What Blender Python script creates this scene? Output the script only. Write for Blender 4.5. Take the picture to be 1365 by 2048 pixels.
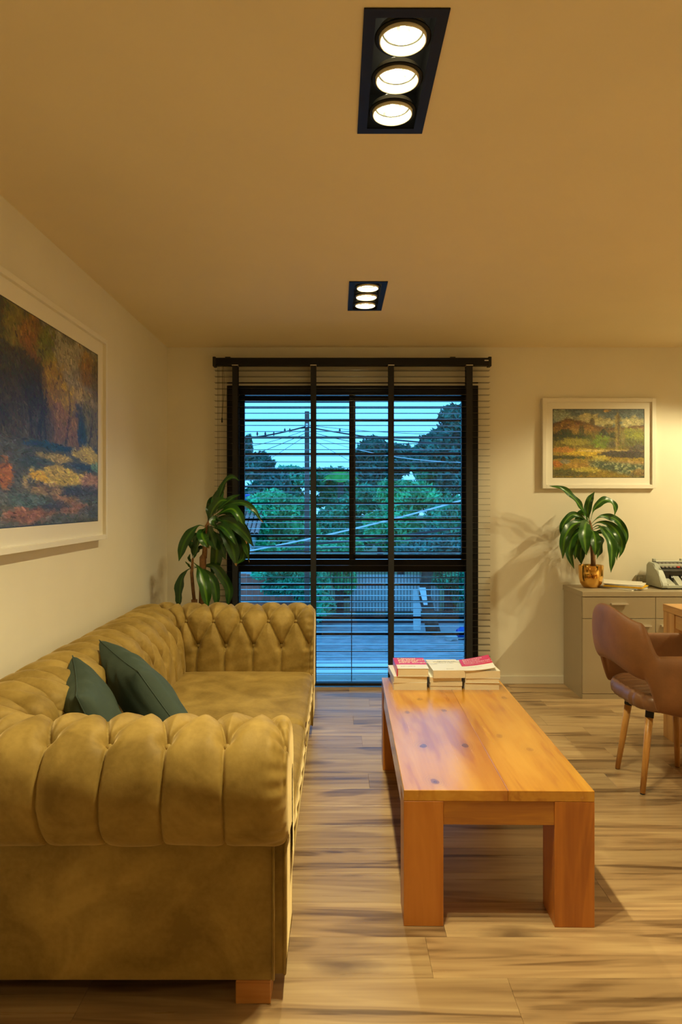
import bpy, bmesh, math, random
import numpy as np
from mathutils import Vector, Matrix, Euler

random.seed(7); np.random.seed(7)
for o in list(bpy.data.objects): bpy.data.objects.remove(o, do_unlink=True)
SC = bpy.context.scene
COL = SC.collection
PI = math.pi
F, VX, VY, CH = 1365.3, 675.0, 1005.0, 1.40     # focal length in px, horizon point, eye height

# ------------------------------------------------------------------ camera
cd = bpy.data.cameras.new('camera'); cam = bpy.data.objects.new('camera', cd); COL.objects.link(cam)
cd.sensor_fit = 'VERTICAL'; cd.sensor_height = 36; cd.lens = 24
cd.shift_x = 7.5/2048; cd.shift_y = -19/2048; cd.clip_start = .05; cd.clip_end = 400
cam.location = (0, 0, CH); cam.rotation_euler = (PI/2, 0, 0)
SC.camera = cam
# ------------------------------------------------------------------ exposure
SC.view_settings.view_transform = 'Standard'; SC.view_settings.look = 'None'
SC.view_settings.gamma = 1; SC.view_settings.use_curve_mapping = False
SC.view_settings.exposure = 0.78
# ------------------------------------------------------------------ world (blue dusk sky)
W = bpy.data.worlds.new('dusk_sky'); SC.world = W; W.use_nodes = True
wn, wl = W.node_tree.nodes, W.node_tree.links; wn.clear()
wo = wn.new('ShaderNodeOutputWorld'); bg = wn.new('ShaderNodeBackground')
tc = wn.new('ShaderNodeTexCoord'); sp = wn.new('ShaderNodeSeparateXYZ'); rp = wn.new('ShaderNodeValToRGB')
wl.new(tc.outputs['Generated'], sp.inputs[0]); wl.new(sp.outputs['Z'], rp.inputs[0])
rp.color_ramp.elements[0].position = 0.0; rp.color_ramp.elements[0].color = (.17, .51, .97, 1)
rp.color_ramp.elements[1].position = 1.0; rp.color_ramp.elements[1].color = (.08, .34, .88, 1)
e = rp.color_ramp.elements.new(.16); e.color = (.12, .51, .95, 1)
nz = wn.new('ShaderNodeTexNoise'); nz.inputs['Scale'].default_value = 2.2; nz.inputs['Detail'].default_value = 4
mp = wn.new('ShaderNodeMapping'); mp.inputs['Scale'].default_value = (1, 1, 4)
wl.new(tc.outputs['Generated'], mp.inputs[0]); wl.new(mp.outputs[0], nz.inputs['Vector'])
mx = wn.new('ShaderNodeMixRGB'); mx.blend_type = 'MIX'; mx.inputs[2].default_value = (.26, .56, .92, 1)
mr = wn.new('ShaderNodeMapRange'); mr.inputs[1].default_value = .45; mr.inputs[2].default_value = .75; mr.inputs[4].default_value = .5
wl.new(nz.outputs[0], mr.inputs[0]); wl.new(mr.outputs[0], mx.inputs[0]); wl.new(rp.outputs[0], mx.inputs[1])
wl.new(mx.outputs[0], bg.inputs[0]); bg.inputs[1].default_value = 1.5
wl.new(bg.outputs[0], wo.inputs[0])

# lamp settings (used by the fixture builder below)
LAMP_COLOR = (1.0, .87, .47)
LAMP_W = 36.0        # watts per spot of the centre row
LAMP_W_R = 66.0      # watts per spot of the office row
LAMP_ANGLE = 132

# ------------------------------------------------------------------ helpers
def at(px, py, Y): return Vector(((px-VX)*Y/F, Y, CH-(py-VY)*Y/F))

def tag(o, label=None, cat=None, group=None, kind=None):
    if label: o['label'] = label
    if cat: o['category'] = cat
    if group: o['group'] = group
    if kind: o['kind'] = kind
    return o
def link(o, parent=None):
    COL.objects.link(o)
    if parent:
        o.parent = parent
        # children are modelled in world coordinates; keep them there
        o.matrix_parent_inverse = wmat(parent).inverted()
    return o
def wmat(o):
    m = o.matrix_basis.copy()
    while o.parent:
        m = o.parent.matrix_basis @ o.matrix_parent_inverse @ m; o = o.parent
    return m
def empty(name, loc, label, cat, group=None, rz=0):
    o = bpy.data.objects.new(name, None); o.location = loc; o.rotation_euler = (0, 0, rz); o.empty_display_size = .1
    COL.objects.link(o); return tag(o, label, cat, group)
def mob(name, verts, faces, mat, parent=None, smooth=False, loc=None):
    me = bpy.data.meshes.new(name); me.from_pydata([tuple(v) for v in verts], [], faces); me.update()
    if mat: me.materials.append(mat)
    if smooth: me.shade_smooth()
    o = bpy.data.objects.new(name, me)
    if loc: o.location = loc
    return link(o, parent)
def bob(name, bm, mat, parent=None, smooth=False, loc=None, rot=None, fix=True):
    me = bpy.data.meshes.new(name)
    if fix: bmesh.ops.recalc_face_normals(bm, faces=bm.faces)
    bm.to_mesh(me); bm.free()
    if mat: me.materials.append(mat)
    if smooth: me.shade_smooth()
    o = bpy.data.objects.new(name, me)
    if loc: o.location = loc
    if rot: o.rotation_euler = rot
    return link(o, parent)
def add_box(bm, x0, x1, y0, y1, z0, z1, bev=0, seg=2, mat4=None):
    r = bmesh.ops.create_cube(bm, size=1)
    vs = r['verts']
    for v in vs:
        v.co = Vector(((x0+x1)/2+v.co.x*(x1-x0), (y0+y1)/2+v.co.y*(y1-y0), (z0+z1)/2+v.co.z*(z1-z0)))
    es = list({e for v in vs for e in v.link_edges})
    if bev:
        q = bmesh.ops.bevel(bm, geom=es, offset=bev, segments=seg, affect='EDGES', profile=.5)
        vs = list({v for f in q['faces'] for v in f.verts} | {v for v in vs if v.is_valid})
    if mat4:
        for v in vs: v.co = mat4 @ v.co
    return vs
def box(name, x0, x1, y0, y1, z0, z1, mat, parent=None, bev=0, seg=2, smooth=False, mat4=None):
    bm = bmesh.new(); add_box(bm, x0, x1, y0, y1, z0, z1, bev, seg, mat4)
    return bob(name, bm, mat, parent, smooth)
def tube_geo(pts, rad, n=8, closed=False):
    pts = [Vector(p) for p in pts]; N = len(pts)
    if not hasattr(rad, '__len__'): rad = [rad]*N
    vs, fs = [], []; up = None
    for i, p in enumerate(pts):
        if closed: t = (pts[(i+1) % N]-pts[i-1]).normalized()
        else: t = (pts[min(i+1, N-1)]-pts[max(i-1, 0)]).normalized()
        if up is None: up = Vector((0, 0, 1)) if abs(t.z) < .9 else Vector((0, 1, 0))
        a = t.cross(up)
        if a.length < 1e-4: a = t.orthogonal()
        a.normalize(); b = a.cross(t).normalized(); up = b
        for k in range(n):
            th = 2*PI*k/n; vs.append(p+rad[i]*(math.cos(th)*a+math.sin(th)*b))
    M = N if closed else N-1
    for i in range(M):
        for k in range(n):
            j = (i+1) % N
            fs.append((i*n+k, i*n+(k+1) % n, j*n+(k+1) % n, j*n+k))
    if not closed:
        fs.append(tuple(range(n))[::-1]); fs.append(tuple((N-1)*n+k for k in range(n)))
    return vs, fs
def tube(name, pts, rad, mat, parent=None, n=8, closed=False):
    v, f = tube_geo(pts, rad, n, closed); return mob(name, v, f, mat, parent, True)
def lathe_geo(prof, c, n=32):
    vs, fs = [], []
    for r, z in prof:
        for k in range(n):
            a = 2*PI*k/n; vs.append((c[0]+r*math.cos(a), c[1]+r*math.sin(a), c[2]+z))
    for i in range(len(prof)-1):
        for k in range(n): fs.append((i*n+k, i*n+(k+1) % n, (i+1)*n+(k+1) % n, (i+1)*n+k))
    return vs, fs
def lathe(name, prof, c, mat, parent=None, n=32):
    v, f = lathe_geo(prof, c, n); return mob(name, v, f, mat, parent, True)
def grid_ob(name, P, mat, parent=None, smooth=True, flip=False):
    """P: (m,n,3) array"""
    m, n = P.shape[:2]; me = bpy.data.meshes.new(name)
    idx = np.arange(m*n).reshape(m, n)
    q = np.stack([idx[:-1, :-1], idx[1:, :-1], idx[1:, 1:], idx[:-1, 1:]], -1).reshape(-1, 4)
    if flip: q = q[:, ::-1]
    me.vertices.add(m*n); me.vertices.foreach_set('co', P.reshape(-1).astype(np.float32))
    me.loops.add(q.size); me.loops.foreach_set('vertex_index', q.reshape(-1).astype(np.int32))
    me.polygons.add(len(q)); me.polygons.foreach_set('loop_start', (np.arange(len(q))*4).astype(np.int32))
    me.update(calc_edges=True); me.validate()
    if smooth: me.shade_smooth()
    me.materials.append(mat)
    return link(bpy.data.objects.new(name, me), parent)
def quads_ob(name, V, mat, parent=None, n=4):
    """V: (k,n,3) separate polygons"""
    k = len(V); me = bpy.data.meshes.new(name)
    me.vertices.add(k*n); me.vertices.foreach_set('co', V.reshape(-1).astype(np.float32))
    me.loops.add(k*n); me.loops.foreach_set('vertex_index', np.arange(k*n).astype(np.int32))
    me.polygons.add(k); me.polygons.foreach_set('loop_start', (np.arange(k)*n).astype(np.int32))
    me.update(calc_edges=True); me.materials.append(mat)
    return link(bpy.data.objects.new(name, me), parent)
def prism(name, poly, axis, a0, a1, mat, parent=None, bev=0):
    """poly in the two other axes, extruded along axis"""
    bm = bmesh.new()
    def mk(p, a):
        return (a, p[0], p[1]) if axis == 'x' else (p[0], a, p[1]) if axis == 'y' else (p[0], p[1], a)
    A = [bm.verts.new(mk(p, a0)) for p in poly]; B = [bm.verts.new(mk(p, a1)) for p in poly]
    bm.faces.new(A[::-1]); bm.faces.new(B); n = len(poly)
    for i in range(n): bm.faces.new((A[i], A[(i+1) % n], B[(i+1) % n], B[i]))
    if bev: bmesh.ops.bevel(bm, geom=bm.edges[:], offset=bev, segments=2, affect='EDGES')
    return bob(name, bm, mat, parent)
def copy_tree(o, parent=None):
    c = o.copy(); COL.objects.link(c)
    if parent: c.parent = parent
    for ch in [x for x in o.children]: copy_tree(ch, c)
    return c

# ------------------------------------------------------------------ materials
def nmat(name):
    m = bpy.data.materials.new(name); m.use_nodes = True
    return m, m.node_tree.nodes, m.node_tree.links, m.node_tree.nodes['Principled BSDF']
def pmat(name, col, rough=.5, metal=0, spec=.5, noise=0, nscale=20, bump=0, bscale=80, sheen=0, emis=None, estr=0, coat=0):
    m, n, l, b = nmat(name)
    b.inputs['Base Color'].default_value = (*col, 1); b.inputs['Roughness'].default_value = rough
    b.inputs['Metallic'].default_value = metal; b.inputs['Specular IOR Level'].default_value = spec
    b.inputs['Coat Weight'].default_value = coat
    if sheen:
        b.inputs['Sheen Weight'].default_value = sheen; b.inputs['Sheen Roughness'].default_value = .4
        b.inputs['Sheen Tint'].default_value = (min(1, col[0]*2.2), min(1, col[1]*2.2), min(1, col[2]*2.2), 1)
    if emis: b.inputs['Emission Color'].default_value = (*emis, 1); b.inputs['Emission Strength'].default_value = estr
    t = n.new('ShaderNodeTexCoord')
    if noise:
        z = n.new('ShaderNodeTexNoise'); z.inputs['Scale'].default_value = nscale; z.inputs['Detail'].default_value = 5
        l.new(t.outputs['Object'], z.inputs['Vector'])
        r = n.new('ShaderNodeMapRange'); r.inputs[1].default_value = .3; r.inputs[2].default_value = .7
        r.inputs[3].default_value = 1-noise; r.inputs[4].default_value = 1+noise
        l.new(z.outputs[0], r.inputs[0])
        v = n.new('ShaderNodeVectorMath'); v.operation = 'SCALE'; v.inputs[0].default_value = col
        l.new(r.outputs[0], v.inputs['Scale']); l.new(v.outputs[0], b.inputs['Base Color'])
    if bump:
        z2 = n.new('ShaderNodeTexNoise'); z2.inputs['Scale'].default_value = bscale; z2.inputs['Detail'].default_value = 4
        l.new(t.outputs['Object'], z2.inputs['Vector'])
        bp = n.new('ShaderNodeBump'); bp.inputs['Strength'].default_value = bump; bp.inputs['Distance'].default_value = .004
        l.new(z2.outputs[0], bp.inputs['Height']); l.new(bp.outputs[0], b.inputs['Normal'])
    return m
def wood(name, dark, mid, light, axis='x', scale=1.0, rough=.35, knots=0.0, rnd=False, contrast=1.0, coat=0, vari=.25, kdark=(.05, .02, .008)):
    """grain runs along axis; rnd offsets each object"""
    m, n, l, b = nmat(name)
    t = n.new('ShaderNodeTexCoord'); oi = n.new('ShaderNodeObjectInfo')
    add = n.new('ShaderNodeVectorMath'); add.operation = 'ADD'
    l.new(t.outputs['Object'], add.inputs[0])
    if rnd:
        sc = n.new('ShaderNodeMath'); sc.operation = 'MULTIPLY'; sc.inputs[1].default_value = 37.
        l.new(oi.outputs['Random'], sc.inputs[0]); cb = n.new('ShaderNodeCombineXYZ')
        for k in range(3): l.new(sc.outputs[0], cb.inputs[k])
        l.new(cb.outputs[0], add.inputs[1])
    s = {'x': (1.1, 9, 9), 'y': (9, 1.1, 9), 'z': (9, 9, 1.1)}[axis]
    mp = n.new('ShaderNodeMapping'); mp.inputs['Scale'].default_value = [k*scale for k in s]
    l.new(add.outputs[0], mp.inputs[0])
    n1 = n.new('ShaderNodeTexNoise'); n1.inputs['Scale'].default_value = 1.0; n1.inputs['Detail'].default_value = 3
    n1.inputs['Distortion'].default_value = 1.2; l.new(mp.outputs[0], n1.inputs['Vector'])
    s2 = {'x': (3, 70, 70), 'y': (70, 3, 70), 'z': (70, 70, 3)}[axis]
    mp2 = n.new('ShaderNodeMapping'); mp2.inputs['Scale'].default_value = [k*scale for k in s2]
    l.new(add.outputs[0], mp2.inputs[0])
    n2 = n.new('ShaderNodeTexNoise'); n2.inputs['Scale'].default_value = 1.0; n2.inputs['Detail'].default_value = 4
    l.new(mp2.outputs[0], n2.inputs['Vector'])
    # ring lines from the slow noise
    mul = n.new('ShaderNodeMath'); mul.operation = 'MULTIPLY'; mul.inputs[1].default_value = 46; l.new(n1.outputs[0], mul.inputs[0])
    sn = n.new('ShaderNodeMath'); sn.operation = 'SINE'; l.new(mul.outputs[0], sn.inputs[0])
    a1 = n.new('ShaderNodeMath'); a1.operation = 'MULTIPLY_ADD'; a1.inputs[1].default_value = .035*contrast; l.new(sn.outputs[0], a1.inputs[0]); l.new(n1.outputs[0], a1.inputs[2])
    a2 = n.new('ShaderNodeMath'); a2.operation = 'MULTIPLY_ADD'; a2.inputs[1].default_value = .35*contrast
    sb = n.new('ShaderNodeMath'); sb.operation = 'SUBTRACT'; sb.inputs[1].default_value = .5; l.new(n2.outputs[0], sb.inputs[0])
    l.new(sb.outputs[0], a2.inputs[0]); l.new(a1.outputs[0], a2.inputs[2])
    cr = n.new('ShaderNodeValToRGB'); el = cr.color_ramp.elements
    el[0].position = .30; el[0].color = (*dark, 1); el[1].position = .72; el[1].color = (*light, 1)
    e = el.new(.48); e.color = (*mid, 1)
    l.new(a2.outputs[0], cr.inputs[0]); out = cr.outputs[0]
    if rnd and vari:
        hv = n.new('ShaderNodeHueSaturation'); mr_ = n.new('ShaderNodeMapRange')
        mr_.inputs[3].default_value = 1-vari; mr_.inputs[4].default_value = 1+vari
        l.new(oi.outputs['Random'], mr_.inputs[0]); l.new(mr_.outputs[0], hv.inputs['Value']); l.new(out, hv.inputs['Color']); out = hv.outputs[0]
    if knots:
        s3 = {'x': (2.0, 5.0, 5), 'y': (5.0, 2.0, 5), 'z': (5, 5, 2.0)}[axis]
        mp3 = n.new('ShaderNodeMapping'); mp3.inputs['Scale'].default_value = s3; l.new(add.outputs[0], mp3.inputs[0])
        dn = n.new('ShaderNodeTexNoise'); dn.inputs['Scale'].default_value = 3; dn.inputs['Detail'].default_value = 3; l.new(mp3.outputs[0], dn.inputs['Vector'])
        vm = n.new('ShaderNodeVectorMath'); vm.operation = 'MULTIPLY_ADD'; vm.inputs[1].default_value = (.3, .3, .3)
        l.new(dn.outputs[1], vm.inputs[0]); l.new(mp3.outputs[0], vm.inputs[2])
        vo = n.new('ShaderNodeTexVoronoi'); vo.voronoi_dimensions = '2D'; vo.inputs['Scale'].default_value = .50; l.new(vm.outputs[0], vo.inputs['Vector'])
        kr = n.new('ShaderNodeMapRange'); kr.inputs[1].default_value = .025; kr.inputs[2].default_value = .13
        kr.inputs[3].default_value = knots; kr.inputs[4].default_value = 0; l.new(vo.outputs['Distance'], kr.inputs[0])
        mk = n.new('ShaderNodeMixRGB'); mk.inputs[2].default_value = (*kdark, 1)
        l.new(kr.outputs[0], mk.inputs[0]); l.new(out, mk.inputs[1]); out = mk.outputs[0]
    l.new(out, b.inputs['Base Color'])
    rr = n.new('ShaderNodeMapRange'); rr.inputs[3].default_value = rough-.06; rr.inputs[4].default_value = rough+.1
    l.new(n2.outputs[0], rr.inputs[0]); l.new(rr.outputs[0], b.inputs['Roughness'])
    b.inputs['Coat Weight'].default_value = coat; b.inputs['Coat Roughness'].default_value = .22
    bp = n.new('ShaderNodeBump'); bp.inputs['Strength'].default_value = .12; bp.inputs['Distance'].default_value = .002
    l.new(n2.outputs[0], bp.inputs['Height']); l.new(bp.outputs[0], b.inputs['Normal'])
    return m
def attr_mat(name, rough=.6, bump=0):
    m, n, l, b = nmat(name)
    a = n.new('ShaderNodeVertexColor'); a.layer_name = 'paint'; l.new(a.outputs[0], b.inputs['Base Color'])
    b.inputs['Roughness'].default_value = rough
    if bump:
        t = n.new('ShaderNodeTexCoord'); z = n.new('ShaderNodeTexNoise'); z.inputs['Scale'].default_value = 160
        l.new(t.outputs['Object'], z.inputs['Vector']); bp = n.new('ShaderNodeBump')
        bp.inputs['Strength'].default_value = bump; bp.inputs['Distance'].default_value = .002
        l.new(z.outputs[0], bp.inputs['Height']); l.new(bp.outputs[0], b.inputs['Normal'])
    return m
def leaf_mat(name, edge, mid):
    m, n, l, b = nmat(name)
    u = n.new('ShaderNodeUVMap'); s = n.new('ShaderNodeSeparateXYZ'); l.new(u.outputs[0], s.inputs[0])
    z = n.new('ShaderNodeTexNoise'); z.inputs['Scale'].default_value = 3; mpv = n.new('ShaderNodeMapping'); mpv.inputs['Scale'].default_value = (14, 2, 1)
    l.new(u.outputs[0], mpv.inputs[0]); l.new(mpv.outputs[0], z.inputs['Vector'])
    q = n.new('ShaderNodeMath'); q.operation = 'MULTIPLY_ADD'; q.inputs[1].default_value = .16; l.new(z.outputs[0], q.inputs[0]); l.new(s.outputs[0], q.inputs[2])
    cr = n.new('ShaderNodeValToRGB'); el = cr.color_ramp.elements
    el[0].position = .28; el[0].color = (*edge, 1); el[1].position = .88; el[1].color = (*edge, 1)
    for p_, c_ in ((.44, edge), (.54, mid), (.62, mid), (.70, edge)):
        e = el.new(p_); e.color = (*c_, 1)
    l.new(q.outputs[0], cr.inputs[0]); l.new(cr.outputs[0], b.inputs['Base Color'])
    b.inputs['Roughness'].default_value = .32
    return m
M = {}
M['wall'] = pmat('wall_paint', (.84, .78, .64), .75, noise=.02, nscale=3, bump=.05, bscale=120)
M['ceiling'] = pmat('ceiling_paint', (.88, .76, .52), .8, noise=.02, nscale=2)
M['white_trim'] = pmat('trim_paint', (.86, .81, .70), .5)
M['floor_base'] = pmat('floor_joint_dark', (.10, .065, .035), .7)
M['plank'] = wood('oak_laminate', (.15, .085, .040), (.38, .245, .125), (.54, .38, .20), 'x', .6, .28, .85, True, 1.25, vari=.14, kdark=(.14, .08, .04))
M['table'] = wood('honey_hardwood', (.44, .16, .018), (.60, .27, .026), (.69, .35, .042), 'y', .8, .22, 0, True, .7, coat=1.0, vari=.07, kdark=(.25, .09, .02))
def board_mat():
    m = M['table'].copy(); m.name = 'honey_board'; n, l = m.node_tree.nodes, m.node_tree.links; b = n['Principled BSDF']
    src = b.inputs['Base Color'].links[0].from_socket
    t = n.new('ShaderNodeTexCoord'); w_ = n.new('ShaderNodeTexNoise'); w_.inputs['Scale'].default_value = 9; l.new(t.outputs['Object'], w_.inputs['Vector'])
    va = n.new('ShaderNodeVectorMath'); va.operation = 'MULTIPLY_ADD'; va.inputs[1].default_value = (.03, .05, 0); l.new(w_.outputs[1], va.inputs[0]); l.new(t.outputs['Object'], va.inputs[2])
    # reddish heartwood along the seam of the left board
    sx_ = n.new('ShaderNodeSeparateXYZ'); l.new(va.outputs[0], sx_.inputs[0])
    r1 = n.new('ShaderNodeMapRange'); r1.inputs[1].default_value = .47; r1.inputs[2].default_value = .60; r1.inputs[4].default_value = .75; l.new(sx_.outputs[0], r1.inputs[0])
    r2 = n.new('ShaderNodeMath'); r2.operation = 'LESS_THAN'; r2.inputs[1].default_value = .5637; s2 = n.new('ShaderNodeSeparateXYZ'); l.new(t.outputs['Object'], s2.inputs[0])
    # the board edge itself is rotated with the table, so follow it
    rot = n.new('ShaderNodeMath'); rot.operation = 'MULTIPLY_ADD'; rot.inputs[1].default_value = -.0148; l.new(s2.outputs[1], rot.inputs[0]); off = n.new('ShaderNodeMath'); off.operation = 'ADD'; off.inputs[1].default_value = .0334
    l.new(s2.outputs[0], rot.inputs[2]); l.new(rot.outputs[0], off.inputs[0]); l.new(off.outputs[0], r2.inputs[0])
    mu = n.new('ShaderNodeMath'); mu.operation = 'MULTIPLY'; l.new(r1.outputs[0], mu.inputs[0]); l.new(r2.outputs[0], mu.inputs[1])
    mh = n.new('ShaderNodeMixRGB'); mh.inputs[2].default_value = (.42, .13, .02, 1); l.new(mu.outputs[0], mh.inputs[0]); l.new(src, mh.inputs[1]); out = mh.outputs[0]
    for kx, ky, kr_ in ((.336, 2.668, 1.0), (.498, 2.668, 1.0), (.333, 2.328, .9), (.317, 3.09, .6), (.49, 3.11, .7), (.40, 3.30, .5), (.815, 3.32, .5), (.66, 2.78, .45), (.74, 2.62, .4)):
        sb = n.new('ShaderNodeVectorMath'); sb.operation = 'SUBTRACT'; sb.inputs[1].default_value = (kx+.015, ky+.025, .45); l.new(va.outputs[0], sb.inputs[0])
        sc = n.new('ShaderNodeVectorMath'); sc.operation = 'MULTIPLY'; sc.inputs[1].default_value = (1, .62, 0); l.new(sb.outputs[0], sc.inputs[0])
        ln = n.new('ShaderNodeVectorMath'); ln.operation = 'LENGTH'; l.new(sc.outputs[0], ln.inputs[0])
        c1 = n.new('ShaderNodeMapRange'); c1.inputs[1].default_value = .007; c1.inputs[2].default_value = .017; c1.inputs[3].default_value = kr_*.85; c1.inputs[4].default_value = 0; l.new(ln.outputs['Value'], c1.inputs[0])
        sn = n.new('ShaderNodeMath'); sn.operation = 'SINE'; m5 = n.new('ShaderNodeMath'); m5.operation = 'MULTIPLY'; m5.inputs[1].default_value = 700; l.new(ln.outputs['Value'], m5.inputs[0]); l.new(m5.outputs[0], sn.inputs[0])
        c2 = n.new('ShaderNodeMapRange'); c2.inputs[1].default_value = .008; c2.inputs[2].default_value = .050; c2.inputs[3].default_value = kr_*.42; c2.inputs[4].default_value = 0; l.new(ln.outputs['Value'], c2.inputs[0])
        m6 = n.new('ShaderNodeMath'); m6.operation = 'MULTIPLY'; hs = n.new('ShaderNodeMath'); hs.operation = 'MULTIPLY_ADD'; hs.inputs[1].default_value = .35; hs.inputs[2].default_value = .6
        l.new(sn.outputs[0], hs.inputs[0]); l.new(hs.outputs[0], m6.inputs[0]); l.new(c2.outputs[0], m6.inputs[1])
        ad = n.new('ShaderNodeMath'); ad.operation = 'ADD'; ad.use_clamp = True; l.new(c1.outputs[0], ad.inputs[0]); l.new(m6.outputs[0], ad.inputs[1])
        mk = n.new('ShaderNodeMixRGB'); mk.inputs[2].default_value = (.20, .075, .02, 1); l.new(ad.outputs[0], mk.inputs[0]); l.new(out, mk.inputs[1]); out = mk.outputs[0]
    l.new(out, b.inputs['Base Color']); return m
M['board'] = board_mat()
M['table_leg'] = wood('honey_hardwood_leg', (.38, .12, .018), (.52, .18, .025), (.62, .24, .04), 'z', .9, .4, 0, True, .8, coat=.2, vari=.08)
M['table_end'] = wood('honey_hardwood_end', (.38, .14, .025), (.52, .22, .03), (.60, .28, .045), 'x', 1.2, .35, .3, True, .8, coat=.3, vari=.08)
M['desk'] = wood('pale_pine_desk', (.45, .21, .06), (.62, .33, .11), (.72, .42, .16), 'y', 1.1, .4, 0, True, .9, vari=.06)
M['desk_leg'] = wood('pale_pine_leg', (.42, .19, .055), (.58, .30, .10), (.70, .40, .15), 'z', 1.1, .4, 0, True, 1, vari=.06)
M['black'] = pmat('black_aluminium', (.006, .006, .007), .5, spec=.3)
M['blackm'] = pmat('black_matt', (.008, .008, .009), .6)
M['slat'] = pmat('black_lacquered_slat', (.010, .010, .012), .18, spec=1.0, coat=1.0)
M['tape'] = pmat('black_woven_tape', (.014, .014, .016), .8, bump=.3, bscale=400)
M['cord'] = pmat('dark_cord', (.05, .04, .03), .8)
M['velvet'] = None
M['pillow'] = pmat('dark_green_velvet', (.030, .050, .037), .8, noise=.12, nscale=9, bump=.15, bscale=60, sheen=.5)
M['leather'] = pmat('brown_suede', (.21, .085, .028), .55, noise=.22, nscale=7, bump=.12, bscale=120, sheen=.25)
M['leather_seat'] = pmat('brown_leather_seat', (.20, .09, .04), .38, noise=.1, nscale=9)
M['chair_leg'] = wood('chair_leg_wood', (.40, .18, .04), (.55, .27, .07), (.62, .33, .09), 'z', 2, .35, 0, True, .6, vari=.05)
M['cabinet'] = pmat('taupe_laminate', (.42, .34, .225), .45, noise=.02, nscale=4)
M['cabinet_front'] = pmat('taupe_laminate_front', (.40, .32, .21), .38)
M['steel'] = pmat('satin_steel', (.75, .72, .66), .35, metal=.8)
M['gold'] = pmat('polished_gold', (.85, .50, .13), .12, metal=1, noise=.06, nscale=6, bump=.15, bscale=14)
M['soil'] = pmat('soil', (.05, .035, .022), .95, bump=1, bscale=90)
M['cane'] = pmat('dracaena_cane', (.24, .115, .04), .8, noise=.3, nscale=40, bump=.9, bscale=70)
M['leaf'] = leaf_mat('striped_leaf', (.018, .085, .006), (.10, .24, .012))
M['leaf2'] = leaf_mat('striped_leaf_dark', (.014, .065, .010), (.055, .15, .012))
M['drytip'] = pmat('dry_leaf', (.36, .19, .06), .8)
M['clay'] = pmat('plain_pot', (.30, .27, .22), .6, bump=.2)
M['paper'] = pmat('page_block', (.78, .68, .50), .85, bump=.35, bscale=300)
M['cover'] = pmat('white_cover', (.82, .80, .74), .35)
M['red'] = pmat('red_cover', (.62, .025, .05), .3)
M['magenta'] = pmat('crimson_cover', (.70, .03, .09), .28)
M['ink'] = pmat('grey_ink', (.36, .34, .32), .6)
M['inkw'] = pmat('white_ink', (.9, .85, .78), .6)
M['yellow'] = pmat('yellow_envelope', (.85, .52, .02), .55)
M['sheet'] = pmat('paper_sheet', (.80, .76, .68), .7)
M['sheet2'] = pmat('grey_sheet', (.42, .42, .42), .5)
M['plastic'] = pmat('grey_green_plastic', (.42, .44, .37), .4)
M['plastic_l'] = pmat('pale_plastic', (.55, .56, .48), .35)
M['plastic_d'] = pmat('dark_plastic', (.03, .03, .03), .3)
M['key'] = pmat('grey_key', (.30, .28, .27), .5)
M['redkey'] = pmat('red_key', (.6, .04, .02), .5)
M['ring'] = pmat('cream_lamp_ring', (.86, .80, .62), .3)
M['canvas'] = attr_mat('oil_paint', .45, .5)

# velvet with crushed nap
m, n, l, b = nmat('mustard_velvet'); M['velvet'] = m
t = n.new('ShaderNodeTexCoord')
z = n.new('ShaderNodeTexNoise'); z.inputs['Scale'].default_value = 5; z.inputs['Detail'].default_value = 5; z.inputs['Distortion'].default_value = .8
z2 = n.new('ShaderNodeTexNoise'); z2.inputs['Scale'].default_value = 60; z2.inputs['Detail'].default_value = 4
l.new(t.outputs['Object'], z.inputs['Vector']); l.new(t.outputs['Object'], z2.inputs['Vector'])
ad = n.new('ShaderNodeMath'); ad.operation = 'MULTIPLY_ADD'; ad.inputs[1].default_value = .22; l.new(z2.outputs[0], ad.inputs[0]); l.new(z.outputs[0], ad.inputs[2])
cr = n.new('ShaderNodeValToRGB'); el = cr.color_ramp.elements
el[0].position = .45; el[0].color = (.22, .138, .028, 1); el[1].position = .80; el[1].color = (.41, .275, .075, 1)
l.new(ad.outputs[0], cr.inputs[0]); l.new(cr.outputs[0], b.inputs['Base Color'])
b.inputs['Roughness'].default_value = .62; b.inputs['Sheen Weight'].default_value = .5; b.inputs['Sheen Roughness'].default_value = .35
b.inputs['Sheen Tint'].default_value = (1, .76, .40, 1); b.inputs['Specular IOR Level'].default_value = .25
bp = n.new('ShaderNodeBump'); bp.inputs['Strength'].default_value = .12; bp.inputs['Distance'].default_value = .004
l.new(z2.outputs[0], bp.inputs['Height']); l.new(bp.outputs[0], b.inputs['Normal'])

# clear glass: transparent with fresnel reflection
m, n, l, b = nmat('window_glass'); M['glass'] = m; n.remove(b)
tr = n.new('ShaderNodeBsdfTransparent'); tr.inputs[0].default_value = (.86, .96, 1.0, 1)
gl = n.new('ShaderNodeBsdfGlossy'); gl.inputs['Roughness'].default_value = .0
fr = n.new('ShaderNodeFresnel'); fr.inputs[0].default_value = 1.5
ms = n.new('ShaderNodeMixShader'); l.new(fr.outputs[0], ms.inputs[0]); l.new(tr.outputs[0], ms.inputs[1]); l.new(gl.outputs[0], ms.inputs[2])
l.new(ms.outputs[0], n['Material Output'].inputs[0])
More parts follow.
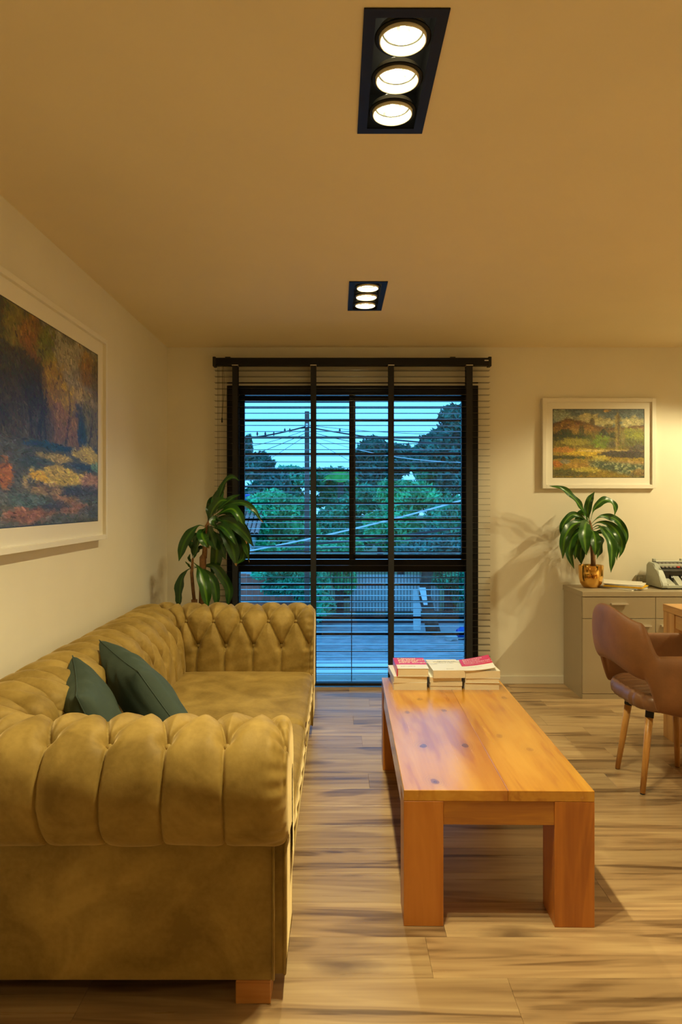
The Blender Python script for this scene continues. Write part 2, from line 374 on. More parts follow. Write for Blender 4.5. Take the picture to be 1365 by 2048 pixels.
# faceted lamp reflector (gives off light)
m, n, l, b = nmat('lit_reflector'); M['reflector'] = m
t = n.new('ShaderNodeTexCoord'); v = n.new('ShaderNodeTexVoronoi'); v.inputs['Scale'].default_value = 130
l.new(t.outputs['Object'], v.inputs['Vector'])
mr_ = n.new('ShaderNodeMapRange'); mr_.inputs[1].default_value = .0; mr_.inputs[2].default_value = 1
mr_.inputs[3].default_value = .15; mr_.inputs[4].default_value = 2.2
sx = n.new('ShaderNodeSeparateColor'); l.new(v.outputs['Color'], sx.inputs[0]); l.new(sx.outputs[0], mr_.inputs[0])
b.inputs['Metallic'].default_value = 1; b.inputs['Roughness'].default_value = .15; b.inputs['Base Color'].default_value = (.8, .8, .75, 1)
b.inputs['Emission Color'].default_value = (1, .90, .58, 1); l.new(mr_.outputs[0], b.inputs['Emission Strength'])
M['bulb'] = pmat('halogen_capsule', (1, 1, 1), .3, emis=(1, .92, .66), estr=40)

# ------------------------------------------------------------------ setting
LX, RX, BY, FY, HZ = -1.315, 4.9, -1.6, 5.28, 2.60
WX0, WX1, WZ1 = -.853, 1.089, 2.303
def struct(o): o['kind'] = 'structure'; return o

struct(box('floor', LX-.2, RX+.2, BY-.2, FY+.28, -.2, -.008, M['floor_base']))
FL = bpy.data.objects['floor']
# planks run across the room; 0.19 x 1.22 m
pw, pl = .190, 1.22
def plank_mesh(L):
    bm = bmesh.new(); add_box(bm, 0, L-.0005, 0, pw-.0005, -.012, 0, .0006, 1)
    me = bpy.data.meshes.new('plank'); bm.to_mesh(me); bm.free(); me.materials.append(M['plank']); return me
pm_full = plank_mesh(pl)
rr = random.Random(3); y = BY; row = 0
while y < FY+.25:
    x = LX-rr.uniform(.1, 1.1)
    while x < RX:
        x0 = max(x, LX); x1 = min(x+pl, RX)
        if x1-x0 > .03:
            me = pm_full if (x1-x0) > pl-1e-3 else plank_mesh(x1-x0)
            o = bpy.data.objects.new('plank', me); o.location = (x0, y, 0); link(o, None); o.parent = FL
        x += pl
    y += pw; row += 1

# ceiling with cut-outs for the recessed fixtures
FIX = [(.065, 3.70), (.065, 1.655), (3.20, 3.70), (3.85, 1.655), (3.85, -.39)]
FW, FLN = .210, .560
xs = sorted({LX-.2, RX+.2} | {round(v, 4) for f in FIX for v in (f[0]+.02, f[0]+FW-.02)})
ys = sorted({BY-.2, FY+.2} | {round(v, 4) for f in FIX for v in (f[1]+.02, f[1]+FLN-.02)})
V, Fc = [], []
for i in range(len(xs)-1):
    for j in range(len(ys)-1):
        cx, cy = (xs[i]+xs[i+1])/2, (ys[j]+ys[j+1])/2
        if any(f[0] < cx < f[0]+FW and f[1] < cy < f[1]+FLN for f in FIX): continue
        k = len(V); V += [(xs[i], ys[j], HZ), (xs[i], ys[j+1], HZ), (xs[i+1], ys[j+1], HZ), (xs[i+1], ys[j], HZ)]
        Fc.append((k, k+1, k+2, k+3))
k = len(V); x0, x1, y0, y1 = LX-.2, RX+.2, BY-.2, FY+.2
V += [(x0, y0, HZ+.3), (x1, y0, HZ+.3), (x1, y1, HZ+.3), (x0, y1, HZ+.3), (x0, y0, HZ), (x1, y0, HZ), (x1, y1, HZ), (x0, y1, HZ)]
Fc += [(k, k+1, k+2, k+3), (k, k+1, k+5, k+4), (k+1, k+2, k+6, k+5), (k+2, k+3, k+7, k+6), (k+3, k, k+4, k+7)]
struct(mob('ceiling', V, Fc, M['ceiling']))
struct(box('wall_left', LX-.2, LX, BY-.2, FY+.2, 0, HZ, M['wall']))
struct(box('wall_right', RX, RX+.2, BY-.2, FY+.2, 0, HZ, M['wall']))
struct(box('wall_rear', LX, RX, BY-.2, BY, 0, HZ, M['wall']))
bm = bmesh.new()
add_box(bm, LX, WX0+.02, FY, FY+.2, 0, HZ); add_box(bm, WX1-.02, RX, FY, FY+.2, 0, HZ); add_box(bm, WX0+.02, WX1-.02, FY, FY+.2, WZ1-.02, HZ)
struct(bob('wall_back', bm, M['wall']))
struct(box('baseboard_back', WX1+.002, RX, FY-.014, FY, 0, .062, M['white_trim'], bev=.003))
struct(box('baseboard_left', LX, LX+.014, BY, FY, 0, .062, M['white_trim'], bev=.003))
struct(box('baseboard_corner', LX+.014, WX0-.002, FY-.014, FY, 0, .062, M['white_trim'], bev=.003))

# window
s = 5.27/F
def wx(px): return (px-VX)*s
def wz(py): return CH-(py-VY)*s
Y0, Y1 = FY-.012, FY+.10
bm = bmesh.new()
add_box(bm, WX0, wx(478), Y0, Y1, 0, WZ1, .003, 1); add_box(bm, wx(934), WX1, Y0, Y1, 0, WZ1, .003, 1)
add_box(bm, wx(478), wx(934), Y0, Y1, wz(793), WZ1-.001, .003, 1); add_box(bm, wx(478), wx(934), Y0, Y1, 0, wz(1368), .003, 1)
add_box(bm, wx(478), wx(934), Y0, Y1, wz(1143), wz(1119), .003, 1)
W1 = struct(bob('window_1', bm, M['black']))
def sash(x0, x1, z0, z1, yy, fw=.035):
    bm = bmesh.new()
    add_box(bm, x0, x0+fw, yy, yy+.035, z0, z1, .002, 1); add_box(bm, x1-fw, x1, yy, yy+.035, z0, z1, .002, 1)
    add_box(bm, x0+fw, x1-fw, yy, yy+.035, z0, z0+fw, .002, 1); add_box(bm, x0+fw, x1-fw, yy, yy+.035, z1-fw, z1, .002, 1)
    o = bob('sash', bm, M['black'], W1)
    box('pane', x0+fw-.004, x1-fw+.004, yy+.015, yy+.020, z0+fw-.004, z1-fw+.004, M['glass'], o)
sash(wx(478), wx(712), wz(1119), wz(793), FY+.055)
sash(wx(699), wx(934), wz(1119), wz(793), FY+.012)
box('pane', wx(478), wx(703), FY+.04, FY+.046, wz(1368), wz(1143), M['glass'], W1)
box('pane', wx(705), wx(934), FY+.04, FY+.046, wz(1368), wz(1143), M['glass'], W1)
box('glass_joint', wx(703.2), wx(704.8), FY+.036, FY+.050, wz(1368), wz(1143), M['cord'], W1)
# exterior guard bars
g = empty('window_guard', (0, FY+.22, .02), 'horizontal black bars of the guard fixed outside the window', 'window guard')
for py in (815, 841, 875, 908, 941, 973, 1007, 1039, 1072, 1105, 1138, 1169, 1203, 1235, 1268, 1301, 1336):
    zz = CH-(py-VY)*5.5/F
    box('bar', WX0+.03, WX1-.03, FY+.212, FY+.228, zz-.009, zz+.009, M['black'], g, .003, 1)
for xx in (WX0+.03, WX1-.03): box('post', xx-.015, xx+.015, FY+.19, FY+.245, .0, 2.26, M['black'], g, .003, 1)
# tiles of the outer sill
struct(box('trim_1', WX0, WX1, FY+.10, FY+.27, -.06, -.005, M['white_trim']))

# ------------------------------------------------------------------ venetian blind
by = FY-.085; s = (by)/F
bl = empty('venetian_blind', (.11, by, 2.43), 'open black venetian blind with wide tapes hanging over the window', 'blind')
def bx_(px): return (px-VX)*s
def bz_(py): return CH-(py-VY)*s
box('headrail', bx_(430), bx_(979), by-.030, by+.030, bz_(732), bz_(717), M['black'], bl, .003)
for a, c in ((427, 433), (976, 982)):
    o = box('end_cap', bx_(a), bx_(c), by-.034, by+.034, bz_(734), bz_(715), M['blackm'], bl, .003)
box('mount_mark', bx_(968), bx_(976), by-.0315, by-.030, bz_(723.5), bz_(721.5), M['sheet'], bl)
box('bracket', bx_(452), bx_(462), by-.034, FY, bz_(718), bz_(715.5), M['blackm'], bl)
box('bracket', bx_(900), bx_(910), by-.034, FY, bz_(718), bz_(715.5), M['blackm'], bl)
# a slat is slightly bowed, shared mesh
n_ = 7; vs = []; L = bx_(980)-bx_(430)
for k in range(n_):
    u = k/(n_-1)*2-1
    for xx in (0, L):
        vs.append((xx, u*.025, .0022*(1-u*u)))
for k in range(n_):
    u = k/(n_-1)*2-1
    for xx in (0, L):
        vs.append((xx, u*.025, .0022*(1-u*u)-.0016))
fs = []
for k in range(n_-1):
    a = 2*k; fs.append((a, a+1, a+3, a+2)); c = 2*n_+2*k; fs.append((c, c+2, c+3, c+1))
    fs.append((a, a+2, c+2, c)); fs.append((a+1, c+1, c+3, a+3))
fs.append((0, 2*n_, 2*n_+1, 1)); a = 2*(n_-1); fs.append((a, a+1, a+1+2*n_, a+2*n_))
sm = bpy.data.meshes.new('slat'); sm.from_pydata(vs, [], fs); sm.materials.append(M['slat']); sm.update()
zt, zb = bz_(741), .045; ns = 52
for k in range(ns):
    o = bpy.data.objects.new('slat', sm); o.location = (bx_(430), by, zt-(zt-zb)*k/(ns-1)-.001)
    o.rotation_euler = (rr.uniform(-.02, .02), rr.uniform(-.0006, .0006), 0); link(o, bl)
box('bottom_rail', bx_(430), bx_(980), by-.026, by+.026, .010, .030, M['black'], bl, .003)
for a, c in ((466, 477), (622, 633), (777, 788), (932, 944.5)):
    bm = bmesh.new()
    add_box(bm, bx_(a), bx_(c), by-.0285, by-.0272, .012, bz_(731)); add_box(bm, bx_(a), bx_(c), by+.0272, by+.0285, .012, bz_(731))
    t_ = bob('tape', bm, M['tape'], bl)
    box('tape_clip', bx_(a)-.003, bx_(c)+.003, by-.031, by+.031, bz_(732.5), bz_(731), M['steel'], t_)
for px in (437, 439.5): tube('lift_cord', [(bx_(px), by-.029, bz_(733)), (bx_(px), by-.029, .3)], .0011, M['cord'], bl, 5)
o = tube('pull_cord', [(bx_(447), by-.036, bz_(733)), (bx_(447)+.002, by-.036, bz_(790)), (bx_(446), by-.036, bz_(838))], .0018, M['cord'], bl, 5)
lathe('tassel', [(.001, .035), (.004, .03), (.006, .0), (.003, -.006), (0, -.006)], (bx_(446), by-.036, bz_(845)), M['blackm'], o, 10)
tube('pull_cord', [(bx_(449), by-.036, bz_(733)), (bx_(451), by-.036, bz_(780)), (bx_(446), by-.036, bz_(836))], .0010, M['cord'], bl, 5)

# ------------------------------------------------------------------ ceiling spots
def fixture(fx, fy, label, watts, group='recessed triple spotlights', aim=None, angle=None):
    c = (fx+FW/2, fy+FLN/2, HZ)
    e = empty('triple_spotlight', c, label, 'ceiling light', group)
    bm = bmesh.new(); t_ = .030
    z0, z1 = HZ-.004, HZ-.0005
    add_box(bm, fx, fx+t_, fy, fy+FLN, z0, z1); add_box(bm, fx+FW-t_, fx+FW, fy, fy+FLN, z0, z1)
    add_box(bm, fx+t_, fx+FW-t_, fy, fy+t_, z0, z1); add_box(bm, fx+t_, fx+FW-t_, fy+FLN-t_, fy+FLN, z0, z1)
    bob('trim_frame', bm, M['black'], e)
    x0, x1, y0, y1 = fx+.022, fx+FW-.022, fy+.022, fy+FLN-.022; zb_ = HZ+.11
    mob('housing', [(x0, y0, z1), (x1, y0, z1), (x1, y1, z1), (x0, y1, z1), (x0, y0, zb_), (x1, y0, zb_), (x1, y1, zb_), (x0, y1, zb_)],
        [(4, 5, 6, 7), (0, 1, 5, 4), (1, 2, 6, 5), (2, 3, 7, 6), (3, 0, 4, 7)], M['blackm'], e)
    for k in range(3):
        ly = c[1]+(k-1)*.168; lc = (c[0], ly, HZ)
        g_ = lathe('gimbal_plate', [(.0635, .0), (.0735, .0), (.0735, .004), (.0635, .004)], lc, M['black'], e, 36)
        o = lathe('lamp', [(.0535, .020), (.0545, .018), (.0570, -.004), (.0590, -.008), (.0615, -.006), (.0625, .022), (.0535, .024)], lc, M['ring'], e, 40)
        lathe('reflector', [(.0500, .018), (.046, .026), (.038, .038), (.026, .048), (.012, .053), (.0, .054)], lc, M['reflector'], o, 40)
        lathe('lens_rim', [(.0500, .016), (.0538, .016), (.0538, .022), (.0500, .022)], lc, M['blackm'], o, 40)
        lathe('bulb', [(.0, .010), (.005, .012), (.0065, .016), (.0065, .040), (.004, .050)], lc, M['bulb'], o, 12)
        ld = bpy.data.lights.new('spot', 'SPOT'); ld.energy = watts; ld.color = LAMP_COLOR; ld.spot_size = math.radians(LAMP_ANGLE)
        ld.spot_blend = 1.0; ld.shadow_soft_size = .022
        lo = bpy.data.objects.new('spot', ld); lo.location = (c[0], ly, HZ-.02)
        if angle: ld.spot_size = math.radians(angle); ld.spot_blend = .45
        if aim: lo.rotation_euler = (Vector(aim)-lo.location).to_track_quat('-Z', 'Y').to_euler()
        link(lo, o)
        ld = bpy.data.lights.new('spill', 'POINT'); ld.energy = .5; ld.color = LAMP_COLOR; ld.shadow_soft_size = .012
        lo = bpy.data.objects.new('spill', ld); lo.location = (c[0], ly, HZ+.004); link(lo, o)
    return e
fixture(*FIX[1], 'black recessed triple spotlight nearest the camera, at the top of the photo', LAMP_W*1.2)
fixture(*FIX[0], 'smaller looking black recessed triple spotlight in front of the window', LAMP_W*.55)
for k, f in enumerate(FIX[2:]):
    fixture(*f, ('triple spotlight over the far end of the desk area, out of the photo', 'triple spotlight over the middle of the desk area, out of the photo', 'triple spotlight at the rear of the desk area, out of the photo')[k], LAMP_W_R*(.45, 1.25, .4)[k], aim=((2.0, 5.2, 0.0), None, None)[k], angle=(86, None, None)[k])

# ------------------------------------------------------------------ sofa
A0, YN, YF, XB = .165, 1.98, 4.25, -1.135      # button pitch, centre lines of near arm, far arm, back
XF = -.168
sofa = empty('chesterfield_sofa', (-.7, 3.1, 0), 'mustard velvet chesterfield sofa with deep buttoned arms along the left wall', 'sofa')
prof = [(-.222, .30), (-.222, .40), (-.215, .49), (-.205, .56), (-.185, .64), (-.145, .705), (-.085, .737), (-.01, .752),
        (.06, .741), (.112, .715), (.145, .660), (.153, .60), (.140, .54), (.115, .492), (.085, .468), (.07, .475)]
def catmull(P, m):
    P = np.array(P, float); P = np.vstack([2*P[0]-P[1], P, 2*P[-1]-P[-2]]); out = []
    for i in range(1, len(P)-2):
        for u in np.linspace(0, 1, m, endpoint=False):
            out.append(.5*((2*P[i])+(-P[i-1]+P[i+1])*u+(2*P[i-1]-5*P[i]+4*P[i+1]-P[i+2])*u*u+(-P[i-1]+3*P[i]-3*P[i+1]+P[i+2])*u**3))
    out.append(P[-2]); return np.array(out)
cp = catmull(prof, 24); sl = np.r_[0, np.cumsum(np.hypot(*np.diff(cp, axis=0).T))]; TL = sl[-1]
NT = 190; tt = np.linspace(0, TL, NT); pd = np.interp(tt, sl, cp[:, 0]); pz = np.interp(tt, sl, cp[:, 1])
tan = np.gradient(np.c_[pd, pz], axis=0); tan /= np.linalg.norm(tan, axis=1)[:, None]
nd, nzv = -tan[:, 1], tan[:, 0]        # outward normal of the profile (left of travel)
def t_at(zv, inner=True):
    h = np.argmax(pz); r_ = range(0, h) if inner else range(h, NT)
    return tt[min(r_, key=lambda i: abs(pz[i]-zv))]
T2, T1, T0 = t_at(.553), t_at(.696), t_at(.735, False)
def seg_dist(px, py, ax, ay, bx, by_):
    dx, dy = bx-ax, by_-ay; L2 = dx*dx+dy*dy
    u = np.clip(((px-ax)*dx+(py-ay)*dy)/L2, 0, 1); return np.hypot(px-ax-u*dx, py-ay-u*dy)
def tuft(s, t, s0, ends=None):
    """s0: phase of rows 2 and 0; row 1 is half a pitch off"""
    q = (s-s0)/A0; f = (q-np.floor(q+.5))*A0        # distance to nearest row2/0 button, signed
    af = np.abs(f)
    D = np.full(s.shape, 9.)
    h = A0/2
    wob = .004*np.sin(s*31+t*17)
    # diagonals between row 2 and row 1, and row 1 and row 0
    D = np.minimum(D, seg_dist(af, t, 0, T2, h, T1))
    D = np.minimum(D, seg_dist(af, t, h, T1, 0, T0))
    lo = np.where(t < T2, np.abs(f+wob*.7), 9.); hi = np.where(t > T0, np.abs(f+wob), 9.)
    Bt = np.minimum(np.minimum(np.hypot(f, t-T2), np.hypot(f, t-T0)), np.hypot(h-af, t-T1))
    H = .026*(1-np.clip(1-D/.055, 0, 1)**2)                       # puff
    midz = (t > T2-.02) & (t < T0+.02)
    depth_lo = np.clip((T2-t)/.15, 0, 1); depth_hi = np.clip((t-T0)/.20, 0, 1)
    Hlo = .026*(1-np.clip(1-lo/.035, 0, 1)**2*(1-.70*depth_lo)); Hhi = (.026-.007*depth_hi)-np.clip(1-hi/(.055-.015*depth_hi), 0, 1)**2*(.026-.021*np.sqrt(depth_hi))
    H = np.where(t < T2, np.minimum(H+.0, Hlo), H); H = np.where(t > T0, np.minimum(H, Hhi), H)
    Dm = np.minimum(np.minimum(D, lo), hi)
    H -= .0085*np.exp(-(Dm/.0038)**2)                              # stitched crease
    H -= .026*np.exp(-(Bt/.022)**2)                                # button hole
    # gathered wrinkles around buttons and little random creases
    ang = np.arctan2(t-T1, af-h); H += .0012*np.sin(ang*9)*np.exp(-(Bt/.045)**2)
    H += .0022*np.sin(s*23+3*np.sin(t*19))*np.sin(t*27+s*5)
    return H
def strip(axis, c, sgn, lo_fn, hi_fn, ns, s0, name, front=None):
    """axis 'x': arm running along X at Y=c, outward -Y (sgn -1) or +Y; axis 'y': back along Y at X=c, outward -X"""
    P = np.zeros((ns, NT, 3)); u = np.linspace(0, 1, ns)[:, None]
    lo = lo_fn(pd)[None, :]; hi = hi_fn(pd)[None, :]
    S = lo+(hi-lo)*u; T = np.broadcast_to(tt, S.shape)
    H = tuft(S, T, s0)
    # mitre seams
    for e_, on in ((lo, front != 'lo'), (hi, front != 'hi')):
        if on: H -= .020*np.exp(-(np.abs(S-e_)/.018)**2)
    dd = pd[None, :]+H*(nd[None, :]); zz = pz[None, :]+H*nzv[None, :]
    if front == 'hi':           # rounded, gathered front edge
        k = np.clip((S-(hi-.06))/.06, 0, 1); r_ = 1-np.sqrt(np.clip(1-k*k, 0, 1))
        cd_, cz_ = -.03, .55
        shr = .24*r_
        dd = dd+(cd_-dd)*shr; zz = zz+(np.where(zz > cz_, cz_+.06, zz)-zz)*shr
        H2 = .0022*np.sin(T*150)*np.exp(-((S-hi+.02)/.03)**2); dd += H2*nd; zz += H2*nzv
    if front == 'hi':           # close the front end towards a line inside the arm
        ex = []
        for q in (.22, .42, .62, .85):
            d0, z0 = dd[-1], zz[-1]; ex.append((d0+(-.06-d0)*q, np.where(z0 > .58, z0+(.60-z0)*q, z0)))
        dd = np.vstack([dd]+[e_[0][None] for e_ in ex]); zz = np.vstack([zz]+[e_[1][None] for e_ in ex])
        S = np.vstack([S]+[S[-1:]+.001*(i_+1) for i_ in range(4)]); P = np.zeros((ns+4, NT, 3))
    if axis == 'x': P[..., 0] = S; P[..., 1] = c+sgn*dd; P[..., 2] = zz
    else: P[..., 0] = c-dd; P[..., 1] = S; P[..., 2] = zz
    o = grid_ob(name, P, M['velvet'], sofa, flip=(axis == 'x' and sgn > 0) )
    # buttons
    fn = btn_mesh
    for (tb, ph) in ((T2, 0), (T1, .5), (T0, 0)):
        i = int(np.argmin(abs(tt-tb))); a, b_ = float(lo_fn(pd[i:i+1])[0]), float(hi_fn(pd[i:i+1])[0])
        k = math.ceil((a+.04-s0)/A0-ph)
        while s0+(k+ph)*A0 < b_-.045:
            sv = s0+(k+ph)*A0; hh = -.019; d_ = pd[i]+hh*nd[i]; z_ = pz[i]+hh*nzv[i]
            ob = bpy.data.objects.new('button', fn)
            if axis == 'x': loc = Vector((sv, c+sgn*d_, z_)); nn = Vector((0, sgn*nd[i], nzv[i]))
            else: loc = Vector((c-d_, sv, z_)); nn = Vector((-nd[i], 0, nzv[i]))
            ob.rotation_euler = nn.to_track_quat('Z', 'Y').to_euler(); ob.location = loc
            link(ob, o); k += 1
    return o
v_, f_ = lathe_geo([(0, .006), (.005, .0055), (.009, .003), (.011, -.001), (.010, -.006)], (0, 0, 0), 14)
btn_mesh = bpy.data.meshes.new('button'); btn_mesh.from_pydata(v_, [], f_); btn_mesh.materials.append(M['velvet']); btn_mesh.shade_smooth()
XE = -.138
strip('x', YN, -1, lambda d: XB-d, lambda d: XE+0*d, 330, -.308, 'armrest', 'hi')
strip('y', XB, -1, lambda d: YN-d, lambda d: YF+d, 620, (YN+YF)/2, 'backrest')
strip('x', YF, 1, lambda d: XB-d, lambda d: XE+0*d, 330, -.332, 'armrest', 'hi')
# front scroll panels of both arms, with piping
pts = [(cp[i, 0], cp[i, 1]) for i in range(0, len(cp), 6)]
for c, sg in ((YN, -1), (YF, 1)):
    outl = [(d, z_) for d, z_ in pts]
    outl = [((d+.04)*.84-.04, (.50+(z_-.50)*.86) if z_ > .50 else z_) for d, z_ in outl]
    outl += [(.060, .40), (.060, .075), (-.19, .075)]
    poly = [(c+sg*d, z_) for d, z_ in outl]
    if sg > 0: poly = poly[::-1]
    bm = bmesh.new(); A = [bm.verts.new((XE-.10, p[0], p[1])) for p in poly]; B = [bm.verts.new((XE-.012, p[0], p[1])) for p in poly]
    cy_ = sum(p[0] for p in poly)/len(poly); cz_ = .5
    C_ = [bm.verts.new((XE-.004, cy_+(p[0]-cy_)*.80, p[1]+(cz_-p[1])*.10)) for p in poly]
    n_ = len(poly)
    for i in range(n_):
        bm.faces.new((A[i], A[(i+1) % n_], B[(i+1) % n_], B[i])); bm.faces.new((B[i], B[(i+1) % n_], C_[(i+1) % n_], C_[i]))
    bm.faces.new(C_)
    p_ = bob('arm_front_panel', bm, M['velvet'], sofa)
    tube('piping', [(XE-.010, p[0], p[1]) for p in poly], .0045, M['velvet'], p_, 6, True)
    # outer side panel
    ya, yb = (c-.078, c-.02) if sg < 0 else (c+.02, c+.078)
    box('side_panel', LX+.075, XE-.040, ya, yb, .067, .49, M['velvet'], sofa, .006, 2, True)
    tube('piping', [(XE-.040, c+sg*.079, .07), (XE-.040, c+sg*.079, .475)], .004, M['velvet'], sofa, 6)
box('rear_panel', LX+.075, LX+.105, YN-.06, YF+.06, .067, .49, M['velvet'], sofa, .006)
box('base_rail', LX+.10, XE-.022, YN+.1, YF-.1, .067, .285, M['velvet'], sofa, .02, 3, True)
# seat cushions
def cushion(name, x0, x1, y0, y1, z0, z1, mat, parent, dome=.018, rnd=.045):
    nx, ny, nz_ = 40, 40, 10
    bm = bmesh.new(); add_box(bm, x0, x1, y0, y1, z0, z1, rnd, 5)
    bmesh.ops.subdivide_edges(bm, edges=[e for e in bm.edges if e.calc_length() > .15], cuts=18, use_grid_fill=True)
    for v in bm.verts:
        u = (v.co.x-x0)/(x1-x0)*2-1; w = (v.co.y-y0)/(y1-y0)*2-1
        if v.co.z > (z0+z1)/2:
            v.co.z += dome*(1-u**4)*(1-w**4)+.0025*math.sin(v.co.x*14+v.co.y*7)*math.sin(v.co.y*11)
        if v.co.x > x1-.02: v.co.x += .006*math.sin(v.co.y*40+3*math.sin(v.co.z*30))*.5+.008*(1-w**4)
    return bob(name, bm, mat, parent, True)
for y0, y1 in ((2.165, 3.112), (3.116, 4.065)):
    o = cushion('seat_cushion', -.95, XE-.012, y0, y1, .262, .402, M['velvet'], sofa)
    for zz in (.385, .275): tube('piping', [(XE-.006, y0+.04+(y1-y0-.08)*k/12, zz) for k in range(13)], .003, M['velvet'], o, 5)
M['foot'] = wood('sofa_foot_wood', (.35, .13, .03), (.48, .20, .05), (.55, .26, .07), 'x', 2, .4, 0, False, .6)
for x0 in (-.284, -1.20):
    for y0 in (1.905, 4.22): box('leg', x0, x0+.098, y0, y0+.085, 0, .066, M['foot'], sofa, .002, 1)

# throw pillows
def pillow(A, B, C_, label, thick=.098):
    A, B, C_ = Vector(A), Vector(B), Vector(C_); D = A+C_-B; n_ = 44; nor = (B-A).cross(C_-B).normalized()
    ce = (A+C_)/2
    e = empty('throw_pillow', ce-Vector((0, 0, .2)), label, 'pillow', 'dark green throw pillows on the sofa')
    V, Fs = [], []
    g_ = {}
    for sgn in (1, -1):
        for i in range(n_+1):
            for j in range(n_+1):
                u, v = i/n_, j/n_; edge = i in (0, n_) or j in (0, n_)
                if edge and sgn < 0: g_[(sgn, i, j)] = g_[(1, i, j)]; continue
                a, b_ = 2*u-1, 2*v-1
                # edges pull in between the corners
                pu = a*(1-.10*(1-b_*b_)*abs(a)); pv = b_*(1-.10*(1-a*a)*abs(b_))
                P = ce+(B-A)*pu/2+(C_-B)*pv/2
                h = thick*((1-a*a)*(1-b_*b_))**.42
                w = 1-max(abs(a), abs(b_))
                h += .006*math.sin(a*13+4*b_*b_)*math.exp(-((w-.15)/.14)**2)*(1-abs(a*b_)) if not edge else 0
                h += .004*math.sin(a*7+b_*5)*(1-a*a)*(1-b_*b_)
                P = P+nor*sgn*h+Vector((0, 0, -.02*(1-a*a)*(1-b_*b_)))
                g_[(sgn, i, j)] = len(V); V.append(P)
    for sgn in (1, -1):
        for i in range(n_):
            for j in range(n_):
                q = [g_[(sgn, i, j)], g_[(sgn, i+1, j)], g_[(sgn, i+1, j+1)], g_[(sgn, i, j+1)]]
                Fs.append(q if sgn > 0 else q[::-1])
    mob('cover', V, Fs, M['pillow'], e, True)
    rim = [V[g_[(1, i, 0)]] for i in range(n_)]+[V[g_[(1, n_, j)]] for j in range(n_)]+[V[g_[(1, i, n_)]] for i in range(n_, 0, -1)]+[V[g_[(1, 0, j)]] for j in range(n_, 0, -1)]
    tube('seam', rim, .0025, M['pillow'], e, 5, True)
    return e
pillow((-1.056, 2.72, .79), (-.885, 2.31, .745), (-.70, 2.27, .40), 'dark green pillow nearest the camera, leaning on the sofa back')
pillow((-1.04, 2.98, .80), (-.766, 2.62, .753), (-.50, 2.50, .47), 'dark green pillow farther along the sofa, behind the other pillow')

# ------------------------------------------------------------------ coffee table
ct = empty('coffee_table', (.545, 2.98, 0), 'low honey coloured solid wood coffee table with chunky square legs', 'table')
RM = Matrix.Translation((.22, 2.256, 0)) @ Matrix.Rotation(-math.radians(.85), 4, 'Z') @ Matrix.Translation((-.22, -2.256, 0))
def ctb(name, *a, mat=M['table'], bev=.0015, parent=None):
    return box(name, *a, mat, parent or ct, bev, 1, False, RM)
TX0, TX1, TY0, TY1, TZ = .22, .848, 2.256, 3.705, .450
ctb('board', TX0, .5635, TY0, TY1, TZ-.036, TZ, mat=M['board'])
ctb('board', .5640, TX1, TY0, TY1, TZ-.036, TZ, mat=M['board'])
lw = .137
for x0 in (TX0, TX1-lw+.006):
    for y0 in (TY0, TY1-lw): ctb('leg', x0, x0+lw-.006, y0, y0+lw, 0, TZ-.0365, mat=M['table_leg'])
for y0 in (TY0+.003, TY1-.035): ctb('apron', TX0+lw-.006, TX1-lw+.006, y0, y0+.032, TZ-.115, TZ-.0365, mat=M['table_end'])
for x0 in (TX0+.003, TX1-.035): ctb('apron', x0, x0+.032, TY0+lw, TY1-lw, TZ-.115, TZ-.0365, mat=M['table'])

# ------------------------------------------------------------------ books
def text_ob(txt, size, loc, rot, mat, parent, offset=.0, sx=1):
    c = bpy.data.curves.new('title', 'FONT'); c.body = txt; c.size = size; c.offset = offset; c.space_line = .82; c.extrude = .0002; c.fill_mode = 'BOTH'
    o = bpy.data.objects.new('title', c); COL.objects.link(o)
    dg = bpy.context.evaluated_depsgraph_get(); dg.update(); me = bpy.data.meshes.new_from_object(o.evaluated_get(dg))
    COL.objects.unlink(o); bpy.data.objects.remove(o); me.materials.clear(); me.materials.append(mat)
    ob = bpy.data.objects.new('title', me); ob.location = loc; ob.rotation_euler = rot; ob.scale = (sx, 1, 1)
    return link(ob, parent)
def book(x0, y0, z0, w, d, h, label, top=M['cover'], rot=0, hard=False, band=None, cat='book', spine=None):
    """lies flat, tail edge towards the camera, spine on the left"""
    e = empty('book', (x0, y0, z0), label, cat, 'books stacked on the coffee table', rot)
    def lb(name, a, b_, c, d_, e_, f_, mat, bev=0, par=None):
        bm = bmesh.new(); add_box(bm, a, b_, c, d_, e_, f_, bev, 2)
        o = bob(name, bm, mat); o.parent = par or e; return o
    t_ = .0025 if hard else .0009; ov = .003 if hard else .0004
    lb('pages', t_+.001, w-ov, ov, d-ov, t_, h-t_, M['paper'])
    cv = lb('cover', 0, w, 0, d, h-t_, h, top, .0004)
    lb('cover', 0, w, 0, d, 0, t_, top if spine is None else M['cover'], .0004)
    lb('spine', -.0005 if not hard else -.003, t_, 0, d, 0, h, spine or M['cover'], .0006 if not hard else .0012)
    if band: lb('band', 0.0003, w-.0003, d*band[0], d-.0003, h-.0001, h+.0005, band[1], 0, cv)
    return e, cv
ZT = TZ
